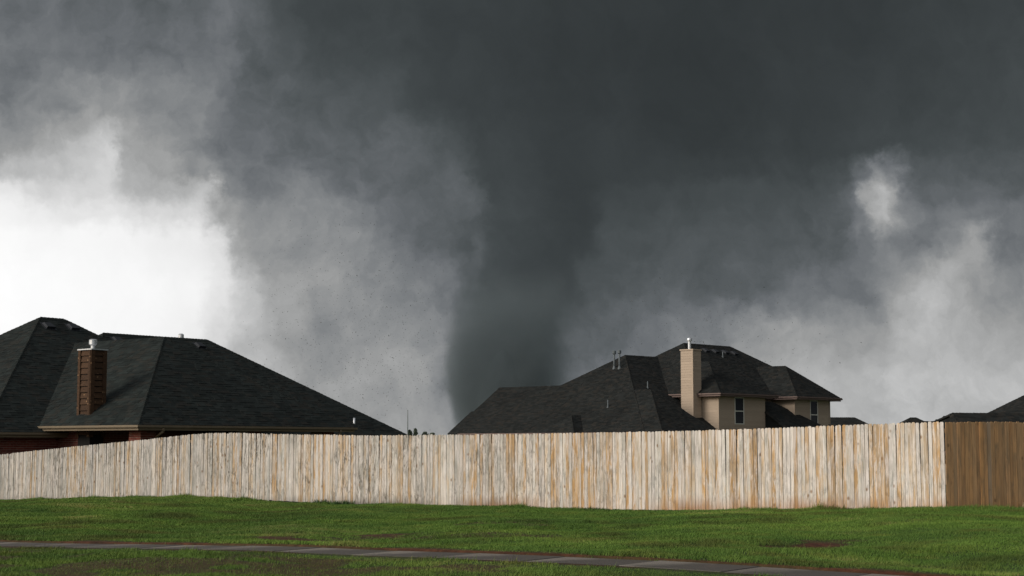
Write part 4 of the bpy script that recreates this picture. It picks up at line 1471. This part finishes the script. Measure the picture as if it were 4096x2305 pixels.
def vol_mat():
    m = bpy.data.materials.new('funnel_dust')
    m.use_nodes = True
    n = NT(m.node_tree)
    n.n.clear()
    out = n.new('ShaderNodeOutputMaterial')
    pv = n.new('ShaderNodeVolumePrincipled')
    pv.inputs['Color'].default_value = (.220, .258, .276, 1)
    pv.inputs['Anisotropy'].default_value = 0.0
    p = pos(n)
    x, y, z = n.xyz(p)
    hz = n.mr(z, ZB, ZT)
    LO, HI = min(q[1] for q in PROF), max(q[1] for q in PROF)
    stops = [((zz - ZB) / (ZT - ZB), ((q[1] - LO) / (HI - LO), q[2] / 500.0, 0)) for q, zz in zip(PROF, zs_)]
    cr = n.ramp(hz, stops)
    c, r, _ = n.xyz(cr)
    cx = n.m('MULTIPLY', n.m('ADD', n.m('MULTIPLY', c, HI - LO), LO - 2048.0), MPX)
    rr = n.m('MULTIPLY', r, 500.0 * MPX)
    wv = n.vm('MULTIPLY', n.vm('SUBTRACT', n.noise(n.vm('MULTIPLY', p, (1, 1, .55)), .018, 4, .6, color=True), (.5, .5, .5)), (38, 38, 0))
    wx, wy, _ = n.xyz(wv)
    ddx = n.m('DIVIDE', n.m('ADD', n.m('SUBTRACT', x, cx), wx), rr)
    ddy = n.m('DIVIDE', n.m('ADD', n.m('SUBTRACT', y, DT), wy), rr)
    d = n.m('SQRT', n.m('ADD', n.m('MULTIPLY', ddx, ddx), n.m('MULTIPLY', ddy, ddy)))
    right = n.mr(ddx, -.3, .8)
    soft = n.mr(d, n.mr(right, 0, 1, .84, .35), n.mr(right, 0, 1, 1.02, 1.24), 1, 0, 'SMOOTHSTEP')
    lump = n.mr(n.noise(n.vm('MULTIPLY', p, (1, 1, .6)), .03, 5, .65, .5), .35, .65, .45, 1.2)
    fade = n.mr(hz, .16, .62, 1, 0, 'SMOOTHSTEP')
    den = n.m('MULTIPLY', n.m('MULTIPLY', soft, lump), n.m('MULTIPLY', fade, .062))
    n.put(pv.inputs['Density'], den)
    n.l.new(pv.outputs[0], out.inputs['Volume'])
    m.cycles.volume_step_rate = 1.0
    return m
link('dust_sheath', lathe('dust_sheath', 1.45, None), vol_mat(), tor)
def core_mesh():
    vs, fs, n, m_ = [], [], 36, 16
    ys = np.linspace(1790, 1400, m_)
    P_ = np.array(PROF, float)[::-1]
    for i, y in enumerate(ys):
        cx = (np.interp(y, P_[:, 0], P_[:, 1]) - 2048) * MPX
        r = np.interp(y, P_[:, 0], P_[:, 2]) * MPX * .40 * math.sqrt(max(.0004, min(1, (y - 1399) / 230.0)))
        z = ztor(y)
        for j in range(n):
            a = 2 * math.pi * j / n
            rr = r * (1 + .05 * math.sin(3 * a + z * .05) + .03 * math.sin(7 * a - z * .11))
            vs.append((cx + math.cos(a) * rr, DT + math.sin(a) * rr, z))
    for i in range(m_ - 1):
        for j in range(n):
            k2 = (j + 1) % n
            fs.append((i*n+j, i*n+k2, (i+1)*n+k2, (i+1)*n+j))
    fs.append(tuple(range(n - 1, -1, -1))); fs.append(tuple((m_ - 1) * n + j for j in range(n)))
    me = bpy.data.meshes.new('funnel_core'); me.from_pydata(vs, [], fs); me.update()
    return me
link('funnel_core', core_mesh(), smoke_core(), tor, smooth=True)

# debris carried round the funnel: bits of board and sheet far away
def debris():
    b = MB()
    m_ = plain('debris_board', (.11, .11, .105), .9, .3)
    for k in range(2600):
        if random.random() < .62:
            px = random.gauss(1470, 230); y = random.triangular(780, 1745, 1500)
            px += (1300 - y) * -.12
        else:
            px = random.gauss(2700, 320); y = random.gauss(1330, 140)
        if px < 950 or px > 3700 or y < 700 or y > 1750: continue
        c = at(px, y, random.uniform(900, 1300))
        sz = random.uniform(.10, .29) * (1.7 if random.random() < .10 else 1)
        X = Vector((random.gauss(0, 1), random.gauss(0, .6), random.gauss(0, .5))).normalized()
        Y = X.orthogonal().normalized(); Zv = X.cross(Y)
        b.box(c, X, Y, Zv, -sz, sz, -sz * .35, sz * .35, -.06, .06)
    b.tone = []
    o = b.build('debris', m_)
    tag(o, 'dark flecks of storm debris drifting around the tornado', 'debris', kind='stuff')
debris()
